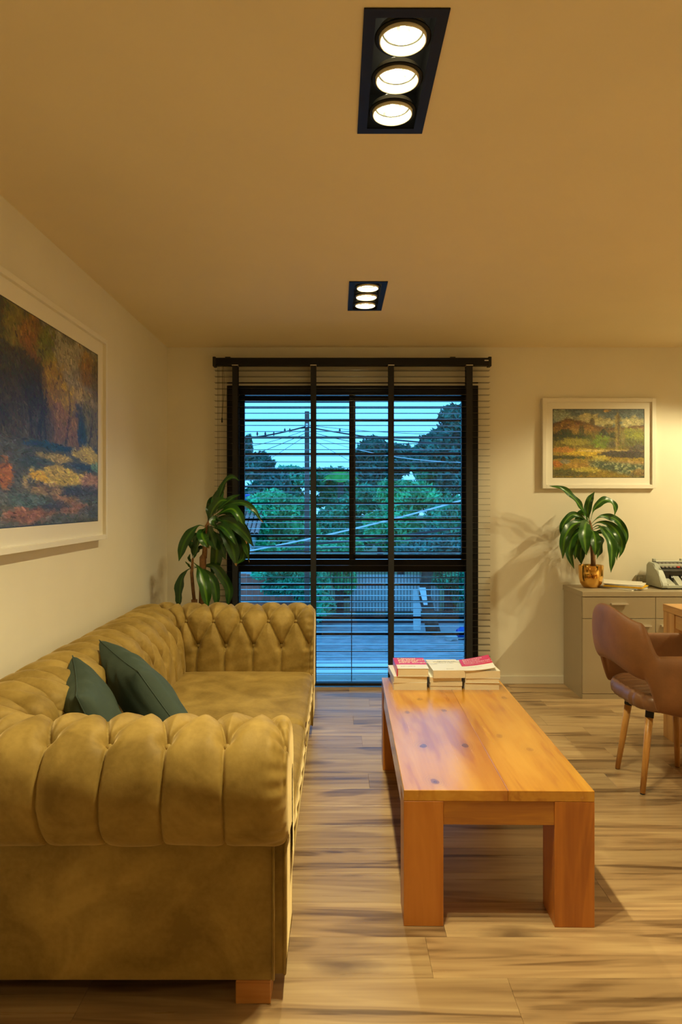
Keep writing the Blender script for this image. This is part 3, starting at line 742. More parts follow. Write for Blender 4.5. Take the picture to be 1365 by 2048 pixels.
# left stack (front edge y at 3.458)
book(.285, 3.460, ZT, .170, .240, .037, 'thick white paperback at the bottom of the left stack on the coffee table', rot=-.01, spine=M['cover'])
book(.287, 3.455, ZT+.037, .170, .240, .033, 'white paperback in the middle of the left stack under the red topped book', rot=.05)
e, cv = book(.304, 3.450, ZT+.070, .160, .235, .041, 'red and white book titled Manual de Derecho Laboral on top of the left stack', M['cover'], 0, True, (.36, M['magenta']), spine=M['magenta'])
text_ob('Manual\nde Derecho\nLaboral\npara Empresas', .034, Vector((.322, 3.652, ZT+.1120)), (0, 0, 0), M['inkw'], cv, .0004)
text_ob('autor y autores', .012, Vector((.325, 3.492, ZT+.1114)), (0, 0, 0), M['ink'], cv)
# middle stack
book(.471, 3.462, ZT, .162, .235, .0205, 'white paperback at the very bottom of the middle stack', rot=.0)
book(.472, 3.459, ZT+.0205, .162, .235, .0205, 'white paperback second from the bottom of the middle stack', rot=-.012)
book(.470, 3.460, ZT+.041, .162, .235, .0235, 'white paperback just under the top book of the middle stack', rot=.03)
e, cv = book(.484, 3.440, ZT+.0645, .163, .238, .039, 'thick plain white book with grey title on top of the middle stack', rot=.035)
text_ob('LA REFORMA DEL\nDERECHO PRIVADO', .0155, Vector((.508, 3.628, ZT+.1039)), (0, 0, .035), M['ink'], cv, .0)
text_ob('y la empresa en la region', .010, Vector((.512, 3.594, ZT+.1039)), (0, 0, .035), M['ink'], cv)
text_ob('EDICION', .009, Vector((.556, 3.470, ZT+.1039)), (0, 0, .035), M['ink'], cv)
# right stack
book(.647, 3.462, ZT, .175, .235, .036, 'cream edged paperback at the bottom of the right stack', rot=.0)
book(.652, 3.457, ZT+.036, .170, .235, .0245, 'thin hardback second from the bottom of the right stack', rot=-.02, hard=True)
e3, _ = book(.648, 3.452, ZT+.0605, .178, .238, .037, 'paperback under the curling red cover in the right stack', rot=.02)
# curled red booklet on top: curved cover sheet with pages below
cb = empty('book', (.645, 3.445, ZT+.098), 'red and white booklet titled Derecho Privado Empresarial with curling cover on the right stack', 'book', 'books stacked on the coffee table')
nu, nv = 24, 24; wv, dv = .165, .225
def curl(u, v, off=0):
    lift = .030*max(0, (u*.75+v*.35-.15))**1.6
    return Vector((.640+u*wv*.98+.012*v, 3.440+v*dv+.010*u, ZT+.0985+lift+off))
def sheet(name, u0, u1, v0, v1, off, th, mat, par):
    V, Fs = [], []
    for q in (0, th):
        for i in range(nu+1):
            for j in range(nv+1): V.append(curl(u0+(u1-u0)*i/nu, v0+(v1-v0)*j/nv, off+q))
    K = (nu+1)*(nv+1); I = lambda i, j: i*(nv+1)+j
    for i in range(nu):
        for j in range(nv):
            a = [I(i, j), I(i+1, j), I(i+1, j+1), I(i, j+1)]; Fs.append(a[::-1]); Fs.append([K+k_ for k_ in a])
    for i in range(nu):
        for j in (0, nv):
            a, b_ = I(i, j), I(i+1, j); Fs.append([a, b_, K+b_, K+a])
    for j in range(nv):
        for i in (0, nu):
            a, b_ = I(i, j), I(i, j+1); Fs.append([a, b_, K+b_, K+a])
    bm = bmesh.new(); me = bpy.data.meshes.new('t'); me.from_pydata(V, [], Fs); bm.from_mesh(me); return bob(name, bm, mat, par)
sheet('pages', .01, .98, .01, .99, .0, .0035, M['paper'], cb)
cs = sheet('cover', 0, 1, 0, 1, .0038, .0009, M['cover'], cb)
sheet('band', 0.002, .998, .38, .998, .0047, .0004, M['red'], cs)
for txt, sz, u, v in (('Derecho', .030, .10, .86), ('Privado', .030, .10, .73), ('Empresarial', .030, .10, .60), ('Compraventa y sociedades', .0135, .12, .50)):
    t_ = text_ob(txt, sz, (0, 0, 0), (0, 0, 0), M['inkw'], None, .0004)
    for vtx in t_.data.vertices:
        uu = u+vtx.co.x/wv; vv = v+(vtx.co.y)/dv
        p = curl(uu, vv, .0054); vtx.co = p
    t_.parent = cs
text_ob('nombre del autor', .011, (0, 0, 0), (0, 0, 0), M['ink'], None)
t_ = bpy.context.scene.collection.objects[-1]
for vtx in t_.data.vertices: vtx.co = curl(.15+vtx.co.x/wv, .24+vtx.co.y/dv, .0050)
t_.parent = cs

# ------------------------------------------------------------------ paintings
def fbm(h, w, sc, seed, oct_=5):
    r_ = np.random.RandomState(seed); out = np.zeros((h, w)); amp = 1; tot = 0
    for o_ in range(oct_):
        gh, gw = int(sc*2**o_)+2, int(sc*2**o_*w/h)+2; g_ = r_.rand(gh+1, gw+1)
        yy = np.linspace(0, gh-1.001, h); xx = np.linspace(0, gw-1.001, w)
        yi, xi = yy.astype(int), xx.astype(int); fy, fx = (yy-yi)[:, None], (xx-xi)[None, :]
        fy, fx = fy*fy*(3-2*fy), fx*fx*(3-2*fx)
        a = g_[yi][:, xi]; b_ = g_[yi][:, xi+1]; c_ = g_[yi+1][:, xi]; d_ = g_[yi+1][:, xi+1]
        out += amp*((a*(1-fx)+b_*fx)*(1-fy)+(c_*(1-fx)+d_*fx)*fy); tot += amp; amp *= .55
    return out/tot
def lay(img, mask, colr): img[...] = img*(1-mask[..., None])+np.array(colr)[None, None, :]*mask[..., None]
def soft(v, w=.01): return 1/(1+np.exp(-np.clip(v/w, -40, 40)))
def blob(x, y, cx, cy, rx, ry, wr, w=.06): return soft(1-np.hypot((x-cx)/rx, (y-cy)/ry)+wr, w)
def strokes(img, num, lmax, wmax, jit, seed, dirf):
    h, w = img.shape[:2]; r_ = np.random.RandomState(seed); base = img.copy()
    for _ in range(num):
        cx, cy = r_.randint(0, w), r_.randint(0, h); L = r_.uniform(.3, 1)*lmax; wd = r_.uniform(.4, 1)*wmax
        a = dirf(cx/w, cy/h)+r_.normal(0, .45); c_ = base[cy, cx]*(1+r_.normal(0, jit))+r_.normal(0, jit*.04, 3)
        R = int(L)+1; y0, y1, x0, x1 = max(0, cy-R), min(h, cy+R+1), max(0, cx-R), min(w, cx+R+1)
        yy, xx = np.mgrid[y0:y1, x0:x1]; dx, dy = xx-cx, yy-cy
        p = dx*math.cos(a)+dy*math.sin(a); q = -dx*math.sin(a)+dy*math.cos(a)
        mk = ((p/L)**2+(q/wd)**2) < 1
        img[y0:y1, x0:x1][mk] = np.clip(c_, 0, 1)
    return img
def paint_ob(name, img, O, U, Vv, mat, parent, thick):
    """canvas: img rows top to bottom; O top-left corner, U to the right, Vv down; every pixel is a face corner colour on a grid"""
    h, w = img.shape[:2]; O, U, Vv = map(np.array, (O, U, Vv)); nn = np.cross(Vv, U); nn = nn/np.linalg.norm(nn)
    uu = np.linspace(0, 1, w)[None, :, None]; vv = np.linspace(0, 1, h)[:, None, None]
    lum = img.mean(-1); bumpz = (fbm(h, w, 20, 5, 3)-.5)*.0012
    P = O+U*uu+Vv*vv+nn*(thick+bumpz)[..., None]
    o = grid_ob(name, P, mat, parent, True, flip=False)
    ca = o.data.color_attributes.new('paint', 'FLOAT_COLOR', 'POINT')
    ca.data.foreach_set('color', np.concatenate([img, np.ones((h, w, 1))], -1).reshape(-1).astype(np.float32))
    return o
# river landscape on the back wall
h, w = 230, 316; Yg, Xg = np.mgrid[0:h, 0:w]; y = Yg/h; x = Xg/w
n1 = fbm(h, w, 6, 1); n2 = fbm(h, w, 14, 2); n3 = fbm(h, w, 30, 3)
wr = (n2-.5)*.6+(n3-.5)*.9
g1 = np.zeros((h, w, 3)); lay(g1, np.ones((h, w)), (.12, .15, .15))
for cx, cy, rx, ry, c_ in ((.38, .14, .14, .08, (.36, .31, .15)), (.58, .18, .16, .07, (.34, .30, .14)), (.88, .20, .14, .09, (.38, .34, .17)), (.08, .10, .12, .10, (.22, .25, .19)), (.2, .14, .1, .04, (.25, .26, .18)), (.60, .02, .05, .02, (.42, .27, .08)), (.70, .04, .1, .04, (.10, .12, .13))):
    lay(g1, blob(x, y, cx, cy, rx, ry, wr)*.9, c_)
hill = .22-.075*np.exp(-((x-.15)/.11)**2)-.04*np.exp(-((x-.33)/.14)**2)+.05*soft(x-.45, .06)-.035*soft(x-.85, .02)+.02*(n3-.5)
lay(g1, soft(y-hill, .006), (.17, .09, .022))
lay(g1, soft(y-hill-.02, .02)*soft(n2-.52, .03)*.8, (.26, .15, .03)); lay(g1, soft(y-hill-.0, .006)*soft(.025-(y-hill), .01)*.8, (.07, .04, .015))
lay(g1, soft(y-.33-.02*(n1-.5), .015)*.9, (.13, .11, .018))
lay(g1, blob(x, y, .87, .38, .2, .1, wr)*.9, (.19, .20, .02)); lay(g1, blob(x, y, .25, .31, .16, .03, wr)*.8, (.25, .16, .04))
for cx, cy, rx, ry in ((.14, .35, .07, .06), (.06, .38, .09, .04), (.30, .40, .12, .03), (.56, .35, .05, .06), (.67, .38, .10, .05), (.05, .44, .07, .03)):
    lay(g1, blob(x, y, cx, cy, rx, ry, wr*1.5)*.92, (.035, .04, .014))
lay(g1, blob(x, y, .53, .47, .11, .09, wr*1.4)*.95, (.13, .18, .015)); lay(g1, blob(x, y, .36, .45, .09, .06, wr*1.4)*.8, (.07, .09, .012))
lay(g1, blob(x, y, .80, .48, .24, .06, wr*1.6)*.8, (.10, .10, .02))
lay(g1, blob(x, y, .24, .47, .18, .05, wr)*.8, (.25, .22, .04)); lay(g1, blob(x, y, .66, .52, .07, .05, wr)*.8, (.07, .06, .03))
for cx in (.30, .325): lay(g1, blob(x, y, cx, .32, .012, .10, wr*.8)*.9, (.05, .05, .015))
lay(g1, blob(x, y, .71, .30, .035, .25, wr*1.2)*.9, (.20, .15, .035)); lay(g1, blob(x, y, .72, .28, .012, .22, wr*1.2)*.7, (.09, .06, .02)); lay(g1, blob(x, y, .765, .42, .03, .13, wr)*.7, (.17, .13, .04))
lay(g1, blob(x, y, .43, .17, .025, .045, wr*1.4)*.9, (.09, .06, .02)); lay(g1, blob(x, y, .62, .24, .05, .03, wr*1.4)*.8, (.12, .09, .02))
gr = soft(y-.56-.05*(x-.2), .012); lay(g1, gr, (.24, .17, .028))
lay(g1, blob(x, y, .35, .63, .2, .05, wr)*.9, (.42, .30, .03)); lay(g1, blob(x, y, .12, .59, .14, .04, wr)*.8, (.33, .15, .03))
lay(g1, blob(x, y, .60, .605, .35, .014, wr*.6)*.8, (.42, .33, .14)); lay(g1, blob(x, y, .80, .66, .28, .055, wr)*.95, (.045, .035, .032)); lay(g1, blob(x, y, .93, .57, .1, .05, wr*1.5)*.85, (.07, .055, .045))
lay(g1, blob(x, y, .12, .70, .22, .025, wr*1.4)*.9, (.05, .055, .018)); lay(g1, blob(x, y, .52, .72, .10, .04, wr)*.85, (.38, .31, .06))
lay(g1, blob(x, y, .80, .80, .26, .045, wr)*.9, (.34, .22, .08)); lay(g1, blob(x, y, .12, .76, .06, .035, wr)*.8, (.20, .19, .14))
lay(g1, blob(x, y, .04, .80, .05, .05, wr)*.9, (.34, .13, .02)); lay(g1, blob(x, y, .30, .82, .12, .05, wr*1.3)*.7, (.33, .20, .05))
riv = soft(.055+.08*(x-.4)-np.abs(y-(.80+.20*(x-.45)))+.02*(n2-.5), .012)*soft(x-.36-.1*n2, .02); lay(g1, riv*.93, (.055, .085, .06))
lay(g1, riv*soft(n3-.60, .02)*.8, (.26, .27, .15)); lay(g1, blob(x, y, .16, .93, .28, .06, wr*1.5)*.75, (.06, .07, .035)); lay(g1, blob(x, y, .38, .88, .13, .04, wr*1.3)*.7, (.40, .34, .07))
lay(g1, blob(x, y, .95, .93, .1, .05, wr)*.8, (.20, .13, .04))
g1 *= (1+.7*(n3-.5))[..., None]
strokes(g1, 6500, 5, 1.7, .22, 11, lambda a, b_: .1 if b_ < .3 else .25 if b_ > .55 else 1.2)
g1 = np.clip(1.55*g1**1.15, 0, 1)
# autumn woodland on the left wall; only its right part is in view (canvas right third)
h, w = 380, 330; Yg, Xg = np.mgrid[0:h, 0:w]; y = Yg/h; x = Xg/w
n1 = fbm(h, w, 5, 21); n2 = fbm(h, w, 12, 22); n3 = fbm(h, w, 28, 23); wr = (n2-.5)*.7+(n3-.5)*1.0
g2 = np.zeros((h, w, 3)); lay(g2, np.ones((h, w)), (.16, .15, .11))
# x runs 0 (hidden, near the camera) .. 1 (right end).  xv: visible window starts near .38
lay(g2, blob(x, y, .78, .18, .30, .18, wr)*.9, (.25, .23, .16)); lay(g2, blob(x, y, .88, .30, .14, .08, wr)*.8, (.36, .30, .13))
mnt = soft(y-.33-.12*(x-.75)+.02*(n3-.5), .008)*soft(x-.72, .02); lay(g2, mnt, (.055, .07, .10))
lay(g2, blob(x, y, .40, .22, .20, .34, wr*1.2)*.95, (.055, .05, .02)); lay(g2, blob(x, y, .20, .30, .30, .36, wr)*.95, (.05, .045, .02))
for cx, cy, rx, ry, c_ in ((.36, .08, .09, .12, (.14, .12, .02)), (.46, .12, .08, .11, (.20, .10, .02)), (.54, .12, .07, .10, (.13, .14, .02)), (.60, .33, .10, .17, (.27, .19, .02)), (.69, .40, .08, .13, (.33, .25, .02)), (.90, .14, .09, .12, (.22, .13, .02)), (.97, .18, .05, .14, (.12, .10, .02)), (.62, .50, .10, .12, (.20, .12, .06)), (.76, .52, .09, .12, (.22, .13, .05)), (.90, .45, .08, .18, (.16, .15, .05)), (.97, .44, .04, .15, (.15, .13, .04)), (.44, .38, .08, .18, (.035, .035, .02)), (.52, .52, .08, .12, (.08, .07, .05)), (.36, .48, .07, .14, (.07, .06, .035)), (.84, .52, .035, .13, (.015, .05, .10))):
    lay(g2, blob(x, y, cx, cy, rx, ry, wr*1.2, .10)*.9, c_)
for cx, tp, c_ in ((.49, .25, .02), (.52, .30, .02), (.71, .33, .03), (.55, .4, .02), (.42, .35, .03), (.92, .4, .03)):
    lay(g2, soft(.006+.003*(1-y)-np.abs(x-cx-.02*np.sin(y*14+cx*30)), .002)*soft(y-tp, .02)*soft(.62-y, .01)*.85, (c_, c_*.8, c_*.5))
gd = soft(y-.60+.10*np.clip(x-.7, 0, 1)+.02*(n2-.5), .01); lay(g2, gd, (.10, .11, .11))
lay(g2, blob(x, y, .62, .605, .22, .02, wr)*.9, (.02, .07, .14))
lay(g2, blob(x, y, .90, .62, .15, .045, wr)*.95, (.40, .35, .10)); lay(g2, blob(x, y, .62, .66, .14, .025, wr)*.9, (.36, .31, .12))
lay(g2, blob(x, y, .87, .69, .16, .022, wr)*.9, (.03, .06, .11)); lay(g2, blob(x, y, .48, .70, .14, .035, wr)*.85, (.07, .10, .11))
lay(g2, blob(x, y, .66, .755, .21, .055, wr)*.95, (.48, .40, .10)); lay(g2, blob(x, y, .50, .765, .07, .03, wr)*.85, (.55, .38, .03)); lay(g2, blob(x, y, .93, .77, .10, .045, wr)*.9, (.34, .22, .17))
lay(g2, blob(x, y, .27, .76, .05, .06, wr)*.9, (.34, .15, .04)); lay(g2, blob(x, y, .98, .68, .05, .03, wr)*.8, (.15, .27, .22))
for cx, cy, rx, ry, c_ in ((.80, .83, .25, .035, (.05, .06, .10)), (.52, .83, .12, .04, (.30, .22, .12)), (.45, .88, .12, .04, (.10, .15, .17)), (.72, .88, .13, .03, (.33, .21, .13)), (.90, .87, .12, .03, (.10, .13, .16)), (.62, .91, .14, .03, (.05, .06, .10)), (.80, .93, .16, .03, (.26, .15, .13)), (.45, .95, .16, .035, (.26, .13, .09)), (.93, .95, .10, .04, (.07, .10, .16)), (.70, .97, .2, .02, (.12, .13, .15))):
    lay(g2, blob(x, y, cx, cy, rx, ry, wr*1.5, .10)*.85, c_)
g2 *= (1+.8*(n3-.5))[..., None]
strokes(g2, 9000, 7, 2.0, .25, 12, lambda a, b_: 1.35 if b_ < .58 else .2)
g2 = np.clip(1.9*g2**1.22, 0, 1)
def frame_pic(name, O, U, Vv, img, mat_w, fr_w, depth, label):
    """O outer top-left corner on the wall"""
    O, U, Vv = Vector(O), Vector(U), Vector(Vv); u, v = U.normalized(), Vv.normalized(); nn = v.cross(u).normalized()
    Wd, Hd = U.length, Vv.length
    e = empty(name, O+U/2+Vv, label, 'picture')
    R = Matrix((u, v, nn)).transposed().to_4x4(); R.translation = O
    bm = bmesh.new()
    for a, b_, c_, d_ in ((0, fr_w, 0, Hd), (Wd-fr_w, Wd, 0, Hd), (fr_w, Wd-fr_w, 0, fr_w), (fr_w, Wd-fr_w, Hd-fr_w, Hd)):
        add_box(bm, a, b_, c_, d_, .002, depth, .0015, 1, R)
    bob('frame', bm, M['white_trim'], e)
    bm = bmesh.new(); m1 = mat_w
    for a, b_, c_, d_ in ((fr_w, m1, fr_w, Hd-fr_w), (Wd-m1, Wd-fr_w, fr_w, Hd-fr_w), (m1, Wd-m1, fr_w, m1), (m1, Wd-m1, Hd-m1, Hd-fr_w)):
        add_box(bm, a, b_, c_, d_, .004, depth-.018, 0, 1, R)
    bob('mount', bm, M['white_trim'], e)
    bm = bmesh.new(); add_box(bm, m1-.003, Wd-m1+.003, m1-.003, Hd-m1+.003, .003, depth-.021, 0, 1, R); bob('liner', bm, M['plastic_d'], e)
    g_ = m1+.004
    P0 = O+u*g_+v*g_
    paint_ob('canvas', img, P0, u*(Wd-2*g_), v*(Hd-2*g_), M['canvas'], e, depth-.0185)
    return e
p0, p1 = at(1086, 796, 5.24), at(1313, 977, 5.24)
frame_pic('landscape_painting', (p0.x, FY, p0.z), (p1.x-p0.x, 0, 0), (0, 0, p1.z-p0.z), g1, .082, .030, .042, 'small river landscape painting in a white frame above the cabinet')
PXW = 1.49; PY1 = 3.76; PT, PB = 2.292, 1.200
frame_pic('woodland_painting', (LX, PY1-1.62, PT), (0, 1.62, 0), (0, 0, PB-PT), g2, .100, .026, .050, 'large autumn woodland painting in a white frame on the left wall')

# ------------------------------------------------------------------ sideboard
CX0, CX1, CY0, CZ = 1.745, 3.35, 4.860, .766
cb2 = empty('sideboard', (2.5, 5.07, 0), 'long taupe sideboard with drawers and doors against the back wall', 'cabinet')
box('top', CX0, CX1, CY0-.004, FY-.001, CZ-.036, CZ, M['cabinet'], cb2, .0015, 1)
bm = bmesh.new()
add_box(bm, CX0+.002, CX0+.022, CY0+.02, FY-.016, 0, CZ-.0365); add_box(bm, CX1-.022, CX1-.002, CY0+.02, FY-.016, 0, CZ-.0365)
add_box(bm, CX0+.022, CX1-.022, FY-.03, FY-.016, .04, CZ-.0365); add_box(bm, CX0+.022, CX1-.022, CY0+.022, FY-.03, .04, .06)
add_box(bm, 2.26, 2.28, CY0+.022, FY-.03, .06, CZ-.0365); add_box(bm, 2.80, 2.82, CY0+.022, FY-.03, .06, CZ-.0365)
bob('carcass', bm, M['cabinet'], cb2)
box('plinth', CX0+.002, CX1-.002, CY0+.001, CY0+.019, 0, .036, M['cabinet_front'], cb2)
def handle(xa, xb, z_, par):
    bm = bmesh.new(); y_ = CY0
    prof_ = [(y_, z_), (y_-.022, z_), (y_-.022, z_-.010), (y_-.020, z_-.010), (y_-.020, z_-.002), (y_, z_-.002)]
    return prism('handle', prof_, 'x', xa, xb, M['steel'], par)
def bay(xa, xb, hside, cols):
    d_ = box('drawer', xa+.0015, xb-.0015, CY0, CY0+.018, .575, CZ-.040, M['cabinet_front'], cb2, .001, 1)
    xm = (xa+xb)/2; handle(xm-.06, xm+.06, .684, d_)
    d_ = box('door', xa+.0015, xb-.0015, CY0, CY0+.018, .039, .571, M['cabinet_front'], cb2, .001, 1)
    if hside > 0: handle(xb-.135, xb-.035, .528, d_)
    else: handle(xa+.035, xa+.135, .528, d_)
bay(CX0+.002, 2.268, 1, 1); bay(2.268, 2.808, -1, 1); bay(2.808, CX1-.002, 1, 1)

# ------------------------------------------------------------------ leaves
def leaf(pts, width, mat, parent, tilt, seed, wave=.006, tip=False):
    r_ = random.Random(seed); P = np.array([tuple(p) for p in pts]); C_ = catmull(P, 7); n_ = len(C_)
    C_ = [Vector(c) for c in C_]; V, Fs, UV = [], [], []
    ph = r_.uniform(0, 6)
    lens = np.r_[0, np.cumsum([(C_[i+1]-C_[i]).length for i in range(n_-1)])]; lens /= lens[-1]
    K = 5
    for i, c in enumerate(C_):
        t_ = (C_[min(i+1, n_-1)]-C_[max(i-1, 0)]).normalized(); nrm = Vector(tilt).normalized()
        w_ = t_.cross(nrm)
        if w_.length < .15: w_ = t_.cross(Vector((.4, -.5, .8)))
        w_.normalize(); nn = w_.cross(t_).normalized(); u = lens[i]
        f = max(.10, math.sin(PI*min(1, u*.86+.07)**1.0)**.75)*(1 if u < .8 else max(.03, (1-u)/.2)**.6)
        q_ = min(1, max(0, (u-.06)/.36)); f *= .16+.84*q_*q_*(3-2*q_)
        hw = width/2*f
        for k in range(K):
            a = k/(K-1)*2-1
            off = nn*((abs(a)**1.5)*hw*.35+(wave*math.sin(u*19+ph+(2 if a > 0 else 0))*abs(a)**2*min(1, f*1.3)))
            V.append(c+w_*a*hw+off); UV.append((k/(K-1), u))
    for i in range(n_-1):
        for k in range(K-1):
            a = i*K+k; Fs.append((a, a+1, a+K+1, a+K))
    me = bpy.data.meshes.new('leaf'); me.from_pydata([tuple(v) for v in V], [], Fs)
    uvl = me.uv_layers.new(name='UVMap')
    for lp in me.loops: uvl.data[lp.index].uv = UV[lp.vertex_index]
    me.materials.append(mat); me.materials.append(M['drytip'])
    if tip:
        for pl_ in me.polygons:
            if UV[pl_.vertices[0]][1] > .93: pl_.material_index = 1
    me.shade_smooth(); o = bpy.data.objects.new('leaf', me); return link(o, parent)

# right plant in gold pot
PYr = 5.10
rp_ = empty('potted_dracaena', (1.905, PYr, CZ), 'small dracaena with drooping striped leaves in a shiny gold pot on the sideboard', 'potted plant')
def c6(x_, y_, Y): return at(1080+x_/7.184, 960+y_/7.184, Y)
pc = c6(738, 1400, PYr); pc = (pc.x, PYr, CZ)
lathe('pot', [(0, 0), (.048, 0), (.060, .006), (.078, .035), (.087, .08), (.090, .165), (.088, .167), (.084, .166), (.081, .08), (.06, .03), (0, .03)], pc, M['gold'], rp_, 48)
lathe('soil', [(0, .135), (.083, .135)], pc, M['soil'], rp_, 24)
tr_ = [c6(772, 1260, PYr), c6(768, 1100, PYr), c6(757, 900, PYr-.003), c6(745, 720, PYr), c6(722, 580, PYr)]
tube('cane', tr_, [.018, .017, .0165, .013, .006], M['cane'], rp_, 12)
RL = [([(712, 600), (600, 400), (450, 220), (300, 115), (140, 85)], .042, -.06),
      ([(718, 600), (690, 430), (730, 270), (790, 170)], .048, -.02),
      ([(735, 570), (780, 420), (900, 300), (1000, 300), (1085, 400), (1070, 530)], .046, .0),
      ([(740, 630), (840, 540), (930, 520), (1080, 560), (1180, 660), (1250, 800), (1240, 930)], .044, .04),
      ([(745, 670), (830, 610), (950, 615), (1080, 700), (1170, 850), (1180, 1000), (1140, 1120)], .052, -.08),
      ([(745, 700), (850, 660), (950, 780), (1030, 950), (1030, 1150), (1025, 1330)], .058, -.16),
      ([(748, 720), (900, 685), (1030, 780), (1090, 950), (1110, 1160)], .048, .02),
      ([(705, 600), (560, 505), (450, 510), (340, 640), (325, 800), (360, 870)], .044, -.03),
      ([(715, 620), (600, 600), (460, 670), (360, 850), (330, 1130)], .064, -.12),
      ([(700, 610), (640, 490), (580, 520), (560, 640), (570, 740)], .060, .06),
      ([(720, 610), (665, 620), (640, 800), (672, 1080)], .082, -.17),
      ([(735, 700), (775, 760), (800, 900), (800, 1085)], .062, -.14),
      ([(715, 700), (560, 750), (460, 860), (425, 1080), (495, 1275)], .054, -.04),
      ([(715, 720), (590, 790), (530, 950), (510, 1140)], .058, .03),
      ([(725, 760), (620, 880), (590, 1050), (600, 1215)], .062, .07),
      ([(748, 750), (850, 840), (860, 960), (820, 1140)], .050, .07),
      ([(750, 760), (850, 742), (960, 750), (1050, 830)], .030, .06),
      ([(715, 660), (600, 690), (500, 800), (440, 1000), (470, 1120)], .052, .05)]
for k, (P, w_, dy) in enumerate(RL):
    r_ = random.Random(k); n_ = len(P)
    pts = [c6(a, b_, PYr+min(.14, dy)*min(1, (i/(n_-1))*1.5)) for i, (a, b_) in enumerate(P)]
    leaf(pts, w_*1.2, M['leaf'], rp_, (r_.uniform(-.5, .5), -1, r_.uniform(-.1, .5)), k, .008)

# left plant behind the sofa
PYl = 4.74
lp_ = empty('corner_dracaena', (-.96, PYl, 0), 'tall two-caned dracaena with broad glossy leaves in the corner behind the sofa', 'potted plant')
def c8(x_, y_, Y): return at(320+x_/5.6875, 930+y_/5.6875, Y)
pc = (-.95, PYl, 0)
lathe('pot', [(0, 0), (.11, 0), (.125, .02), (.15, .26), (.16, .30), (.15, .30), (.14, .27), (0, .24)], pc, M['clay'], lp_, 32)
lathe('soil', [(0, .27), (.145, .27)], pc, M['soil'], lp_, 24)
a_ = c8(480, 1600, PYl)
tube('cane', [(-.94, PYl, .25), a_, c8(488, 1300, PYl), c8(490, 1050, PYl), c8(505, 1010, PYl)], [.024, .024, .023, .024, .012], M['cane'], lp_, 12)
tube('cane', [c8(505, 1060, PYl), c8(512, 980, PYl), c8(515, 850, PYl), c8(530, 700, PYl), c8(590, 590, PYl)], [.019, .018, .015, .012, .007], M['cane'], lp_, 10)
b0 = c8(392, 1530, PYl-.03)
tube('cane', [(-.985, PYl-.03, .25), c8(395, 1700, PYl-.03), b0], [.022, .022, .022], M['cane'], lp_, 12)
tube('cane', [b0-Vector((0, 0, .01)), c8(378, 1420, PYl-.03), c8(362, 1230, PYl-.03), c8(375, 1060, PYl-.03)], [.012, .012, .012, .007], M['cane'], lp_, 10)
LL = [([(560, 650), (600, 520), (690, 410), (770, 400)], .075, -.05), ([(545, 660), (570, 520), (590, 420), (650, 330)], .060, .05),
      ([(600, 600), (680, 350), (740, 200), (830, 135), (905, 180)], .050, .0), ([(600, 600), (630, 440), (690, 300), (720, 240)], .075, .06),
      ([(620, 560), (700, 480), (820, 380), (915, 335)], .045, .03), ([(620, 560), (750, 460), (930, 430), (1050, 490), (1130, 600), (1178, 660)], .042, -.04),
      ([(620, 580), (800, 500), (890, 570), (970, 740)], .070, -.06), ([(610, 600), (760, 545), (900, 640), (1000, 790), (1030, 900)], .060, .05),
      ([(600, 640), (780, 640), (950, 760), (1070, 930)], .075, -.10), ([(600, 680), (780, 680), (930, 800), (990, 940), (1018, 1110)], .058, .02),
      ([(590, 690), (700, 700), (800, 800), (862, 905)], .062, -.14), ([(590, 700), (710, 760), (820, 930), (870, 1150)], .090, -.05),
      ([(590, 700), (760, 780), (930, 900), (950, 1050), (850, 1145)], .060, .04), ([(570, 700), (660, 840), (710, 960), (752, 1085)], .062, -.10),
      ([(545, 680), (590, 800), (640, 970)], .085, -.15), ([(530, 700), (480, 780), (500, 850), (560, 950)], .080, -.12),
      ([(510, 700), (440, 690), (350, 770), (270, 900), (215, 1095)], .066, -.06), ([(505, 760), (420, 800), (370, 860), (390, 1010)], .060, .04),
      ([(560, 740), (640, 900), (640, 1080), (590, 1270)], .085, .02), ([(590, 660), (700, 600), (850, 640), (960, 760), (990, 900)], .066, -.03),
      ([(580, 710), (640, 620), (600, 640), (650, 720)], .05, -.08), ([(580, 730), (720, 860), (740, 960), (700, 1060)], .070, .06), ([(600, 650), (720, 640), (820, 740), (880, 900), (900, 1040)], .080, .0),
      ([(365, 1170), (300, 1210), (240, 1340), (215, 1640)], .080, -.04), ([(385, 1110), (450, 1190), (510, 1400), (545, 1640)], .085, -.12),
      ([(385, 1150), (520, 1220), (620, 1370), (650, 1640)], .066, -.05), ([(385, 1170), (600, 1150), (720, 1280), (790, 1430), (765, 1640)], .066, .0),
      ([(372, 1070), (420, 960), (440, 850), (445, 750)], .050, -.03), ([(365, 1120), (330, 1060), (345, 1010)], .02, -.03), ([(372, 1060), (385, 940), (365, 860)], .04, .03), ([(365, 1200), (330, 1140), (285, 1095)], .014, -.02), ([(380, 1080), (430, 970), (510, 920)], .04, .04)]
for k, (P, w_, dy) in enumerate(LL):
    r_ = random.Random(100+k); n_ = len(P)
    pts = [c8(a, b_, PYl+dy*min(1, (i/(n_-1))*1.5)) for i, (a, b_) in enumerate(P)]
    leaf(pts, w_, M['leaf2'] if k % 3 else M['leaf'], lp_, (r_.uniform(-.7, .5), -1, r_.uniform(-.1, .7)), 200+k, .006, tip=(k % 2 == 1))

